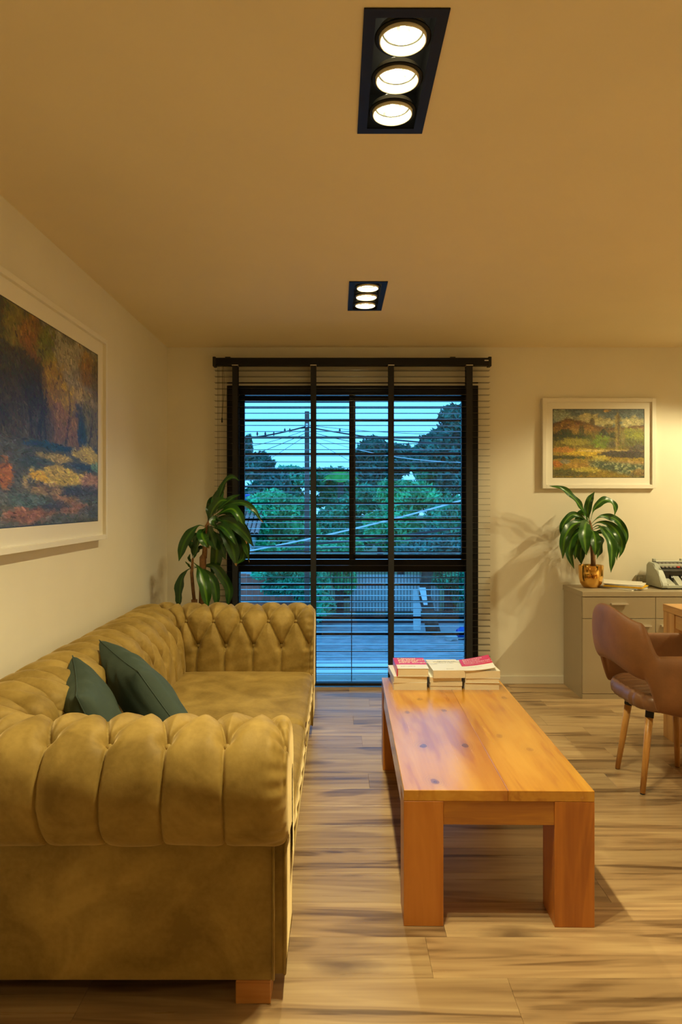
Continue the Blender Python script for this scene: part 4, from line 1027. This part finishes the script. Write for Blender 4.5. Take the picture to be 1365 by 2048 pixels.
# ------------------------------------------------------------------ papers and note counter
def flat(name, px0, px1, y0, y1, z0, th, mat, rz, label, cat, par=None, lift=0):
    bm = bmesh.new(); w_, d_ = (px1-px0), (y1-y0); add_box(bm, -w_/2, w_/2, -d_/2, d_/2, 0, th)
    bmesh.ops.subdivide_edges(bm, edges=[e for e in bm.edges if e.calc_length() > .05], cuts=8, use_grid_fill=True)
    for v in bm.verts: v.co.z += lift*(v.co.x/w_+.5)**2*.5+lift*.5*(v.co.y/d_+.5)**2
    o = bob(name, bm, mat, None, False, ((px0+px1)/2, (y0+y1)/2, z0), (0, 0, rz)); return tag(o, label, cat, 'papers on the sideboard') if label else o
xq = 2.120; yq = 5.055
flat('magazine', xq-.11, xq+.10, yq-.135, yq+.135, CZ+.0002, .007, M['sheet'], .62, 'white magazine at the bottom of the papers beside the gold pot', 'magazine')
flat('magazine', xq-.10, xq+.11, yq-.13, yq+.135, CZ+.0078, .006, M['sheet2'], .78, 'grey magazine second from the bottom of the papers beside the gold pot', 'magazine')
flat('envelope', xq-.095, xq+.135, yq-.13, yq+.14, CZ+.0144, .005, M['yellow'], .95, 'lower yellow envelope in the papers on the sideboard', 'envelope')
flat('envelope', xq-.10, xq+.13, yq-.125, yq+.14, CZ+.0200, .005, M['yellow'], 1.05, 'upper yellow envelope right under the loose white sheets', 'envelope')
o = flat('paper_sheet', xq-.10, xq+.12, yq-.13, yq+.14, CZ+.0256, .003, M['sheet'], 1.02, 'loose white sheets lying on top of the yellow envelopes', 'paper', lift=.014)
flat('paper_sheet', xq-.10, xq+.11, yq-.12, yq+.15, CZ+.0325, .0008, M['sheet'], 1.2, 'topmost white sheet of the papers, turned askew', 'paper', lift=.016)
ws = empty('wall_socket', (2.33, FY, .80), 'small pale wall socket behind the papers on the back wall', 'socket')
box('plate', 2.305, 2.365, FY-.010, FY, .785, .840, M['plastic_l'], ws, .003); box('plug', 2.32, 2.35, FY-.034, FY-.010, .797, .827, M['plastic_l'], ws, .004)

mc = empty('note_counter', (2.51, 5.08, CZ), 'grey money counting machine on the right end of the sideboard', 'counting machine')
mx0, mx1 = 2.362, 2.665; my0, my1 = 4.955, 5.225; zb_ = CZ+.008
side = [(my0+.02, zb_), (my1-.01, zb_), (my1, zb_+.05), (my1-.01, zb_+.155), (my1-.04, zb_+.178), (my1-.13, zb_+.168), (my1-.145, zb_+.13), (my0+.08, zb_+.125), (my0+.055, zb_+.09), (my0+.01, zb_+.035), (my0, zb_+.012)]
prism('side_shell', side, 'x', mx0, mx0+.045, M['plastic'], mc, .006); prism('side_shell', side, 'x', mx1-.045, mx1, M['plastic'], mc, .006)
box('base', mx0+.04, mx1-.04, my0+.012, my1-.02, zb_, zb_+.022, M['plastic'], mc, .004)
box('back_housing', mx0+.04, mx1-.04, my1-.125, my1-.012, zb_+.02, zb_+.165, M['plastic'], mc, .006)
box('dark_slot', mx0+.04, mx1-.04, my1-.150, my1-.124, zb_+.02, zb_+.125, M['plastic_d'], mc)
kp = prism('keypad', [(my1-.175, zb_+.118), (my1-.165, zb_+.112), (my1-.045, zb_+.165), (my1-.05, zb_+.182)], 'x', mx0+.03, mx1-.03, M['plastic_d'], mc)
for k in range(7):
    u0 = mx0+.055+k*.029
    for j in range(2):
        yy = my1-.145+j*.045; zz = zb_+.1215+(yy-(my1-.175))*.505
        box('key', u0, u0+.020, yy, yy+.022, zz+.004, zz+.013, M['redkey'] if (k, j) == (4, 0) else M['key'], kp)
prism('tray_wedge', [(my0+.015, zb_+.02), (my1-.14, zb_+.02), (my1-.14, zb_+.065), (my0+.03, zb_+.03)], 'x', mx0+.055, mx0+.105, M['plastic_l'], mc)
prism('tray_wedge', [(my0+.015, zb_+.02), (my1-.14, zb_+.02), (my1-.14, zb_+.085), (my0+.03, zb_+.028)], 'x', mx0+.13, mx0+.175, M['plastic_l'], mc)
prism('tray_wedge', [(my0+.015, zb_+.02), (my1-.14, zb_+.02), (my1-.14, zb_+.065), (my0+.03, zb_+.03)], 'x', mx1-.105, mx1-.055, M['plastic_l'], mc)
for xx in (mx0+.118, mx0+.19):
    v_, f_ = tube_geo([(xx-.006, my1-.15, zb_+.06), (xx+.006, my1-.15, zb_+.06)], .028, 18); mob('stacker_wheel', v_, f_, M['plastic_d'], mc)
box('top_hopper', mx0+.05, mx1-.05, my1-.06, my1-.02, zb_+.165, zb_+.184, M['plastic_l'], mc, .004)
for xx in (mx0+.035, mx1-.060): box('note_guide', xx, xx+.022, my1-.05, my1-.025, zb_+.165, zb_+.200, M['plastic'], mc, .004)
for xx in (mx0+.02, mx1-.04):
    for yy in (my0+.03, my1-.05): box('foot', xx, xx+.02, yy, yy+.02, CZ, zb_+.001, M['plastic_d'], mc)

# ------------------------------------------------------------------ desk
dk = empty('desk', (2.4, 3.2, 0), 'pale pine desk with thick square legs at the right edge of the photo', 'desk')
DX0, DX1, DY0, DY1, DZ = 1.957, 2.72, 2.40, 4.10, .792
box('desktop', DX0, DX1, DY0, DY1, DZ-.042, DZ, M['desk'], dk, .0015, 1)
for xa in (DX0+.002, DX1-.132):
    for ya in (DY0+.002, DY1-.132): box('leg', xa, xa+.13, ya, ya+.13, 0, DZ-.0425, M['desk_leg'], dk, .0015, 1)
for xa in (DX0+.010, DX1-.035): box('apron', xa, xa+.025, DY0+.132, DY1-.132, DZ-.125, DZ-.0425, M['desk'], dk, .001, 1)
for ya in (DY0+.010, DY1-.035): box('apron', DX0+.132, DX1-.132, ya, ya+.025, DZ-.125, DZ-.0425, M['desk'], dk, .001, 1)

# ------------------------------------------------------------------ chair
ch = empty('armchair', (1.63, 3.45, 0), 'brown suede tub armchair with open back and tapered wooden legs beside the desk', 'chair')
cyy, hw, xb_, xs_, xe_ = 3.465, .292, 1.385, 1.50, 1.93
def plan(u):
    """u -1 (near arm tip) .. 0 (middle of the back) .. 1 (far arm tip) ; returns x, y, nx, ny and x-fraction"""
    a = abs(u); sg = 1 if u > 0 else -1
    if a < .55:
        th = (a/.55)*PI/2; sx_, sy = math.cos(th), math.sin(th)
        x_ = xs_-(xs_-xb_)*abs(sx_)**.93; y_ = cyy+sg*hw*sy**.88 if sy > 0 else cyy
    else:
        x_ = xs_+(xe_-xs_)*(a-.55)/.45; y_ = cyy+sg*hw*(1-.04*((a-.55)/.45)**2)
    return x_, y_
def sstep(a, b_, v): t_ = min(1, max(0, (v-a)/(b_-a))); return t_*t_*(3-2*t_)
NU, NV = 220, 22
cen = []
for i in range(NU+1):
    u = -1+2*i/NU; cen.append(plan(u))
V, Fs = [], []; TH = .021
def ring(i):
    u = -1+2*i/NU; a = abs(u); x_, y_ = cen[i]
    x2, y2 = cen[min(i+1, NU)]; x1_, y1_ = cen[max(i-1, 0)]
    tx, ty = x2-x1_, y2-y1_; L_ = math.hypot(tx, ty); nx_, ny_ = -ty/L_, tx/L_   # outward?
    if (x_-1.65)*nx_+(y_-cyy)*ny_ < 0: nx_, ny_ = -nx_, -ny_
    zt_ = .885-.05*sstep(0, .38, a)-.150*sstep(.365, .545, a)-.02*sstep(.92, 1, a)**2
    zb__ = .600-.035*sstep(0, .36, a)-.140*sstep(.38, .53, a)-.03*sstep(.5, .7, a)+.08*sstep(.86, 1, a)
    out = []
    m_ = 10
    hh = (zt_-zb__)
    for q in range(2*m_+2):
        if q <= m_: v = q/m_; side_ = 1
        else: v = (2*m_+1-q)/m_; side_ = -1
        thick = TH*(1-abs(2*v-1)**6*.75)*(1+.25*sstep(.5, .7, a))
        z_ = zb__+hh*v
        lean = -.016*((z_-.6)/.28)*(1-sstep(.3, .6, a))
        bul = .012*math.sin(PI*v)
        out.append(Vector((x_+nx_*(side_*thick+bul)+lean, y_+ny_*(side_*thick+bul), z_+(.004 if 0 < v < 1 else 0))))
    return out
R_ = 22
for i in range(NU+1): V += ring(i)
for i in range(NU):
    for k in range(R_): Fs.append((i*R_+k, i*R_+(k+1) % R_, (i+1)*R_+(k+1) % R_, (i+1)*R_+k))
Fs.append(tuple(range(R_))); Fs.append(tuple(NU*R_+k for k in range(R_))[::-1])
bm = bmesh.new(); me = bpy.data.meshes.new('t'); me.from_pydata([tuple(v) for v in V], [], Fs); bm.from_mesh(me)
sh = bob('shell', bm, M['leather'], ch, True)
sd = sh.modifiers.new('s', 'SUBSURF'); sd.levels = 1; sd.render_levels = 1
# seat with channel stitching
nx_, ny_ = 60, 90; P = []
def seat_pt(a, r):
    ca, sa = math.cos(a), math.sin(a); e_ = .62
    return (math.copysign(abs(ca)**e_, ca)*r, math.copysign(abs(sa)**e_, sa)*r)
NA, NR = 120, 34; P = np.zeros((NR, NA+1, 3)); scx, scy, srx, sry = 1.69, cyy, .255, .268
secs = [(0, 1)]+[]
prof_s = [(r, .478+.012*(1-r*r)) for r in np.linspace(0.001, .90, 22)]+[(.94, .474), (.975, .465), (1.0, .448), (1.0, .43), (.985, .412), (.95, .402), (.8, .398), (.5, .396), (.2, .396), (.001, .396)]
NR = len(prof_s); P = np.zeros((NR, NA+1, 3))
for i, (r, z_) in enumerate(prof_s):
    for j in range(NA+1):
        a = 2*PI*j/NA; sx_, sy = seat_pt(a, r); yy = scy+sy*sry; xx = scx+sx_*srx
        g_ = (yy-scy)/.060; d_ = abs(g_-round(g_))*.060
        dip = .010*math.exp(-(d_/.007)**2) if z_ > .40 else 0
        P[i, j] = (xx-(dip*math.cos(a) if r > .93 else 0), yy-(dip*math.sin(a) if r > .93 else 0), z_-(dip if r <= .93 else 0))
grid_ob('seat', P, M['leather_seat'], ch, True, flip=True)
def cleg(top, foot, cap=True):
    t_, f_ = Vector(top), Vector(foot); o = tube('leg', [t_, t_.lerp(f_, .5), f_+Vector((0, 0, .004))], [.0185, .016, .0125], M['chair_leg'], ch, 16)
    d_ = (f_-t_); tube('ferrule', [t_-d_*.02, t_+d_*.12], [.0200, .0198], M['blackm'], o, 16)
    tube('foot_pad', [f_+Vector((0, 0, .006)), f_], [.0125, .011], M['blackm'], o, 12)
cleg((1.530, 3.335, .400), (1.467, 3.278, 0)); cleg((1.520, 3.545, .400), (1.475, 3.590, 0))
cleg((1.775, 3.575, .400), (1.802, 3.615, 0)); cleg((1.780, 3.335, .400), (1.810, 3.285, 0))
bm = bmesh.new(); add_box(bm, 1.51, 1.80, 3.315, 3.57, .385, .399); bob('seat_plate', bm, M['blackm'], ch)

# ------------------------------------------------------------------ outdoors (upper floor; the street lies 2.8 m below)
GZ = -2.8
M['asphalt'] = pmat('street_asphalt', (.30, .30, .29), .85, noise=.25, nscale=3, bump=.4, bscale=12)
M['kerb'] = pmat('pale_pavement', (.75, .74, .70), .8, noise=.1, nscale=2)
M['grassy'] = pmat('far_ground', (.08, .13, .04), .9, noise=.3, nscale=1)
M['polewood'] = pmat('weathered_pole', (.10, .06, .045), .9, noise=.3, nscale=12)
M['wire'] = pmat('black_wire', (.015, .015, .015), .6)
M['wirew'] = pmat('pale_wire', (.65, .65, .62), .5)
M['fencewood'] = pmat('red_brown_boards', (.60, .15, .09), .8, noise=.3, nscale=3)
M['iron'] = pmat('dark_iron', (.02, .02, .022), .5)
M['housewall'] = pmat('pale_render', (.6, .6, .58), .8, noise=.08, nscale=1)
M['tile'] = pmat('clay_roof_tile', (.46, .24, .19), .8, noise=.2, nscale=6)
M['whitepaint'] = pmat('white_post', (.72, .72, .70), .7)
M['bluebag'] = pmat('blue_plastic_bag', (.02, .10, .40), .35)
M['bark'] = pmat('bark', (.055, .04, .03), .9, noise=.3, nscale=10, bump=.5, bscale=10)
M['stone'] = pmat('rubble', (.4, .4, .38), .9)
def folm(name, c): 
    m, n, l, b = nmat(name); b.inputs['Base Color'].default_value = (*c, 1); b.inputs['Roughness'].default_value = .7
    t = n.new('ShaderNodeTexCoord'); z = n.new('ShaderNodeTexNoise'); z.inputs['Scale'].default_value = 1.6; z.inputs['Detail'].default_value = 6
    l.new(t.outputs['Object'], z.inputs['Vector']); r = n.new('ShaderNodeMapRange'); r.inputs[1].default_value = .3; r.inputs[2].default_value = .7
    r.inputs[3].default_value = .45; r.inputs[4].default_value = 1.6; l.new(z.outputs[0], r.inputs[0])
    v = n.new('ShaderNodeVectorMath'); v.operation = 'SCALE'; v.inputs[0].default_value = c; l.new(r.outputs[0], v.inputs['Scale']); l.new(v.outputs[0], b.inputs['Base Color'])
    return m
M['fol_dark'] = folm('dark_foliage', (.018, .17, .12)); M['fol_mid'] = folm('mid_foliage', (.022, .36, .18)); M['fol_light'] = folm('light_foliage', (.06, .50, .20)); M['fol_palm'] = folm('palm_green', (.08, .50, .10))
struct(box('ground_street', -60, 60, 5.6, 24.2, GZ-.3, GZ, M['asphalt'])); struct(box('ground_far', -150, 150, 24.2, 220, GZ-.3, GZ+.02, M['grassy']))
struct(box('pavement', -60, 60, 5.6, 17.6, GZ, GZ+.12, M['kerb']))
def crown(name, blobs, n_, size, mat, parent, seed):
    r_ = np.random.RandomState(seed); vol = np.array([b_[3]*b_[4]*b_[5] for b_ in blobs])**.67; k = r_.choice(len(blobs), n_, p=vol/vol.sum())
    B = np.array(blobs)[k]; d_ = r_.normal(size=(n_, 3)); d_ /= np.linalg.norm(d_, axis=1)[:, None]
    rad = (.5+.75*r_.uniform(0, 1, n_)**.7)[:, None]; c = B[:, :3]+d_*rad*B[:, 3:6]
    a = r_.normal(size=(n_, 3)); a /= np.linalg.norm(a, axis=1)[:, None]; b_ = np.cross(a, r_.normal(size=(n_, 3))); b_ /= np.linalg.norm(b_, axis=1)[:, None]
    s_ = size*r_.uniform(.5, 1.3, n_)[:, None]
    V = np.stack([c-a*s_, c-b_*s_*.45, c+a*s_, c+b_*s_*.45], 1)
    o = quads_ob(name, V, mat, parent); o['kind'] = 'stuff'; return o
def cores(name, blobs, mat, parent, f=.58):
    bm = bmesh.new()
    for b_ in blobs:
        q = bmesh.ops.create_icosphere(bm, subdivisions=2, radius=1)
        for v in q['verts']: v.co = Vector((b_[0]+v.co.x*b_[3]*f, b_[1]+v.co.y*b_[4]*f, b_[2]+v.co.z*b_[5]*f))
    return bob(name, bm, mat, parent, True, fix=False)
def tree(name, blobs_px, Y, n_, size, mat, label, cat, seed, group='trees across the street', trunk=True, sub=12):
    """blobs_px: (px, py, rx_px, ry_px)"""
    r_ = random.Random(seed); BL = []
    for px, py, rx, ry in blobs_px:
        c = at(px, py, Y); k = Y/F
        for _ in range(sub):
            a, b_ = r_.uniform(-.68, .68), r_.uniform(-.68, .68); q = r_.uniform(.24, .50)
            BL.append((c.x+a*rx*k, Y+r_.uniform(-.6, .6)*rx*k*.8, c.z+b_*ry*k, rx*k*q, rx*k*q, ry*k*q))
    cx = sum(b_[0] for b_ in BL)/len(BL); bz = min(b_[2]-b_[5] for b_ in BL)
    e = empty(name, (cx, Y, GZ), label, cat, group)
    fo = crown('foliage', BL, int(n_*1.7), size*.95, mat, e, seed); cores('inner_foliage', BL, mat, e)
    if trunk: tube('trunk', [(cx, Y, GZ), (cx+.05, Y, (GZ+bz)/2), (cx, Y, bz+(1.0))], [.22, .17, .12], M['bark'], e, 10)
    return e
tree('broad_tree', [(765, 925, 52, 42), (735, 915, 22, 22), (795, 930, 35, 45)], 44, 9000, .20, M['fol_dark'], 'round dark green tree behind the middle of the window', 'tree', 1)
tree('conifer', [(905, 850, 45, 35), (925, 835, 30, 30), (890, 905, 60, 40), (930, 940, 60, 50)], 34, 9000, .16, M['fol_dark'], 'tall dark tree rising highest at the right of the window view', 'tree', 2)
tree('broad_tree', [(852, 915, 30, 30), (870, 960, 45, 50)], 38, 6000, .17, M['fol_mid'], 'bluish green tree between the round tree and the tallest tree', 'tree', 3)
tree('broad_tree', [(490, 895, 14, 28), (505, 935, 32, 30), (535, 930, 14, 16), (520, 975, 60, 40)], 38, 6500, .16, M['fol_dark'], 'dark ragged tree at the left edge of the window view', 'tree', 4)
tree('broad_tree', [(600, 955, 60, 22), (560, 985, 60, 40), (650, 960, 40, 25)], 46, 5000, .20, M['fol_mid'], 'low distant tree behind the utility pole', 'tree', 5)
tree('leafy_tree', [(560, 1030, 70, 45), (520, 1075, 60, 40), (600, 1075, 50, 40)], 29, 9000, .12, M['fol_light'], 'pale green leafy tree at the left above the board fence', 'tree', 6)
tree('leafy_tree', [(690, 1040, 60, 50), (660, 1085, 60, 40), (735, 1000, 40, 30)], 30, 9000, .12, M['fol_mid'], 'green leafy tree in the centre of the view below the palm', 'tree', 7)
tree('leafy_tree', [(830, 1000, 60, 42), (800, 1060, 70, 50), (790, 985, 40, 25)], 28, 11000, .12, M['fol_light'], 'yellow green leafy tree right of centre in the window view', 'tree', 8)
tree('leafy_tree', [(915, 1030, 55, 50), (930, 1085, 50, 40), (880, 1090, 40, 30)], 27, 9000, .11, M['fol_mid'], 'leafy tree at the right of the view above the iron fence', 'tree', 9)
tree('shrub', [(590, 1160, 55, 28), (630, 1190, 45, 45), (560, 1140, 60, 20)], 23.2, 8000, .10, M['fol_mid'], 'shrub hanging over the red board fence', 'shrub', 10, 'shrubs at the street fence')
tree('shrub', [(665, 1120, 50, 40), (690, 1160, 22, 30)], 25.5, 5000, .10, M['fol_light'], 'shrub behind the left part of the iron fence', 'shrub', 11, 'shrubs at the street fence')
tree('shrub', [(905, 1150, 45, 30), (930, 1190, 30, 26), (860, 1130, 40, 22)], 25.6, 7000, .10, M['fol_mid'], 'shrub behind the right part of the iron fence', 'shrub', 12, 'shrubs at the street fence')
tree('broad_tree', [(640, 985, 60, 30), (690, 985, 50, 30), (760, 985, 60, 30)], 50, 7000, .20, M['fol_mid'], 'low distant tree line filling the gap behind the palm', 'tree', 15)
# palm
pm_ = empty('palm', at(682, 1005, 33), 'bright green fan palm rising behind the centre trees', 'palm', 'trees across the street'); pb = at(682, 965, 33)
tube('trunk', [(pb.x, 33, GZ), pb], [.18, .14], M['bark'], pm_, 10)
for k in range(16):
    a = PI*(k+.5)/16-.0; r_ = random.Random(k); L_ = 1.05; V, Fs = [], []
    tp = pb+Vector((math.cos(a)*L_*.9, r_.uniform(-.6, .6), math.sin(a)*L_*.55+.05)); md = pb.lerp(tp, .6)+Vector((0, 0, .18)); w_ = Vector((-math.sin(a), .2, math.cos(a)))*.07
    mob('frond', [pb-w_*.3, pb+w_*.3, md+w_, md-w_, tp-Vector((0, 0, .1))], [(0, 1, 2, 3), (3, 2, 4)], M['fol_palm'], pm_)
# utility pole and its cables
Yp = 20.0
up_ = empty('utility_pole', (at(615, 1005, Yp).x, Yp, GZ), 'dark wooden utility pole left of the window centre', 'pole')
ptop = at(614.5, 823, Yp); tube('shaft', [(ptop.x, Yp, GZ), (ptop.x, Yp, ptop.z)], [.085, .068], M['polewood'], up_, 12)
box('marker_plate', ptop.x-.035, ptop.x+.035, Yp-.085, Yp-.070, ptop.z-.48, ptop.z-.36, M['whitepaint'], up_)
for z_ in (.50, .80): tube('bracket', [(ptop.x-.18, Yp-.07, ptop.z-z_), (ptop.x+.1, Yp-.09, ptop.z-z_+.03)], .018, M['iron'], up_, 6)
def cable(p, q, sag, rad, mat, label, Ya=Yp, Yb=Yp, n_=24):
    a, b_ = at(p[0], p[1], Ya), at(q[0], q[1], Yb); pts = []
    for i in range(n_+1):
        u = i/n_; v = a.lerp(b_, u); v.z -= sag*4*u*(1-u); pts.append(v)
    o = tube('power_cable', pts, rad, mat, None, 5); tag(o, label, 'cable', 'cables strung from the utility pole'); return o
pj = (612, 853)
cable((380, 885), pj, .10, .022, M['wire'], 'thick black cable with hanging loops left of the utility pole', 16)
cable(pj, (1010, 892), .12, .020, M['wire'], 'thick black cable rising over the trees right of the pole', Yp, 15)
cable((440, 930), (612, 866), .05, .008, M['wire'], 'thin cable climbing from the left to the pole top', 14)
cable((380, 905), (612, 860), .15, .007, M['wire'], 'thin sagging cable just under the thick left cable', 17)
cable((616, 850), (1010, 868), .1, .007, M['wire'], 'thin cable above the thick right hand cable', Yp, 16)
cable((616, 862), (1020, 905), .2, .009, M['wire'], 'thin cable just below the thick right hand cable', Yp, 14)
cable((616, 868), (1010, 925), .25, .009, M['wirew'], 'pale cable crossing the dark round tree', Yp, 14)
cable((612, 872), (780, 965), .02, .007, M['wire'], 'thin guy wire falling to the right from the pole', Yp, 26)
cable((430, 985), (612, 872), .02, .007, M['wire'], 'thin guy wire falling to the left from the pole', 26)
cable((420, 1115), (1010, 975), .10, .016, M['wirew'], 'bright pale cable running diagonally across the trees', 13, 12)
cable((420, 1095), (1010, 1040), .12, .020, M['wire'], 'black cable running just above the bright pale one', 13, 12)
cable((420, 1105), (1010, 1048), .14, .010, M['wire'], 'thin black cable in the middle of the lower bundle', 13, 12)
for k, px in enumerate((515, 531, 548, 570, 580, 680)):
    p_ = at(px, 868 if px < 560 else 861, 18.6)
    o = tube('cable_hanger', [p_+Vector((0, 0, .06)), p_, p_-Vector((0, 0, .06))], [.012, .03, .006], M['iron'], None, 6)
    tag(o, ('leftmost of the five small hangers left of the utility pole', 'second from the left of the five small cable hangers left of the pole', 'middle one of the five small cable hangers left of the pole', 'second nearest small hanger on the cable left of the pole', 'small cable hanger nearest the pole on its left', 'only small hanger on the thick cable right of the pole')[k], 'cable hanger', 'hangers on the overhead cable')
# board fence, iron fence, walls
bf = empty('board_fence', (at(540, 1005, 24).x, 24, GZ), 'red brown board fence behind the sofa arm in the window view', 'fence')
x0 = at(470, 0, 24).x; x1 = at(612, 0, 24).x; k = 0; xx = x0
while xx < x1:
    zt_ = at(0, 1148, 24).z+rr.uniform(-.02, .02); box('board', xx, xx+.195, 24, 24.03, GZ+.1, zt_, M['fencewood'], bf, 0); xx += .205
for z_ in (-2.2, -1.5): box('rail', x0, x1, 24.03, 24.07, z_, z_+.08, M['fencewood'], bf)
fe = empty('iron_fence', (at(790, 1005, 24).x, 24, GZ), 'dark iron picket fence with pointed tips across the street', 'fence')
fx0, fx1 = at(636, 0, 24).x, at(985, 0, 24).x; pkv, pkf = tube_geo([(0, 0, 0), (0, 0, 1.50), (0, 0, 1.505), (0, 0, 1.60)], [.011, .011, .022, .002], 6)
pk = bpy.data.meshes.new('picket'); pk.from_pydata([tuple(v) for v in pkv], [], pkf); pk.materials.append(M['iron'])
nP = int((fx1-fx0)/.112)
for k in range(nP):
    o = bpy.data.objects.new('picket', pk); o.location = (fx0+k*.112, 23.9, GZ+.22); link(o, fe)
for z_ in (GZ+.36, GZ+1.55): box('rail', fx0, fx1, 23.885, 23.915, z_, z_+.035, M['iron'], fe)
pl_ = box('plinth_wall', fx0, fx1, 23.75, 24.0, GZ, GZ+.25, M['iron']); tag(pl_, 'low black plinth under the iron fence', 'wall')
gw = box('garden_gate', at(700, 0, 26).x, at(880, 0, 26).x, 26, 26.12, GZ, at(0, 1150, 26).z, M['housewall']); tag(gw, 'pale grey wall panel behind the iron fence', 'wall')
hs = empty('tiled_house', (at(470, 1005, 27).x, 27, GZ), 'low house with pinkish tiled roof at the left of the view', 'house')
hx1 = at(516, 0, 27).x; box('wall', hx1-4.5, hx1-.25, 27, 30, GZ, .2, M['housewall'], hs)
bm = bmesh.new()
for i in range(26):
    for j in range(12):
        xx = hx1-i*.18; yy = 26.7+j*.22; zz = .22+j*.10
        q = bmesh.ops.create_cone(bm, cap_ends=False, segments=8, radius1=.09, radius2=.075, depth=.26, matrix=Matrix.Translation((xx, yy, zz)) @ Matrix.Rotation(-PI/2+.46, 4, 'X'))
o = bob('roof_tiles', bm, M['tile'], hs, False); o['kind'] = 'stuff'
tk = empty('water_tank', at(495, 1000, 30), 'small blue water tank above the tiled roof', 'tank'); c = at(493, 1001, 30)
lathe('tank_body', [(0, 0), (.20, 0), (.21, .02), (.21, .20), (.19, .25), (.06, .29), (0, .29)], (c.x, 30.5, c.z), M['bluebag'], tk, 20); tube('tank_stand', [(c.x, 30.5, GZ), (c.x, 30.5, c.z)], .05, M['iron'], tk, 8)
# street bits on the right
pt = at(833, 1262, 22.6); o = prism('painted_post', [(pt.x-.09, GZ), (pt.x+.14, GZ), (pt.x+.14, GZ+.75), (pt.x+.02, GZ+1.3), (pt.x-.09, GZ+1.3)], 'y', 22.5, 22.7, M['whitepaint']); tag(o, 'white painted concrete post at the street edge', 'post')
tt_ = empty('street_tree', (at(868, 0, 21.8).x, 21.8, GZ), 'dark leaning tree trunk with white painted patch at the street edge', 'tree')
a_ = at(868, 1300, 21.8); a_.z = GZ
tube('trunk', [a_, at(862, 1240, 21.8), at(850, 1190, 21.8), at(855, 1140, 21.8), at(862, 1080, 22)], [.24, .21, .19, .17, .12], M['bark'], tt_, 12)
mob('painted_patch', [at(838, 1175, 21.55), at(852, 1175, 21.55), at(856, 1210, 21.55), at(848, 1210, 21.55), at(838, 1175, 21.62), at(852, 1175, 21.62), at(856, 1210, 21.62), at(848, 1210, 21.62)], [(0, 3, 2, 1), (4, 5, 6, 7), (0, 1, 5, 4), (1, 2, 6, 5), (2, 3, 7, 6), (3, 0, 4, 7)], M['whitepaint'], tt_)
BLs = [(at(850, 1110, 22).x+dx, 22+dy, at(850, 1110, 22).z+dz, .6, .6, .35) for dx, dy, dz in ((0, 0, .1), (.7, .2, .2), (-.4, -.1, 0), (1.2, 0, 0), (.3, .3, .5))]
crown('foliage', BLs, 3500, .09, M['fol_dark'], tt_, 33)
bm = bmesh.new(); q = bmesh.ops.create_icosphere(bm, subdivisions=3, radius=1); c = at(931, 1290, 21)
for v in q['verts']:
    d_ = 1+.12*math.sin(v.co.x*9+v.co.z*7)+.1*math.sin(v.co.y*11); v.co = Vector((c.x+v.co.x*.28*d_, 21+v.co.y*.24*d_, GZ+.19+max(-.19, v.co.z*.2*d_)))
o = bob('refuse_bag', bm, M['bluebag'], None, True); tag(o, 'blue plastic bag lying on the street at the right', 'bag')
for k, (px, sz, lab) in enumerate(((905, .13, 'pale stone left of the blue bag'), (898, .08, 'smaller pale stone farthest from the blue bag'))):
    bm = bmesh.new(); q = bmesh.ops.create_icosphere(bm, subdivisions=2, radius=1); c = at(px, 1290, 20.8+k*.3)
    for v in q['verts']: d_ = 1+.2*math.sin(v.co.x*5+v.co.y*4+k); v.co = Vector((c.x+v.co.x*sz*1.5*d_, c.y+v.co.y*sz*d_, GZ+sz*.5+max(-sz*.5, v.co.z*sz*.8*d_)))
    o = bob('rubble_stone', bm, M['stone'], None); tag(o, lab, 'stone')
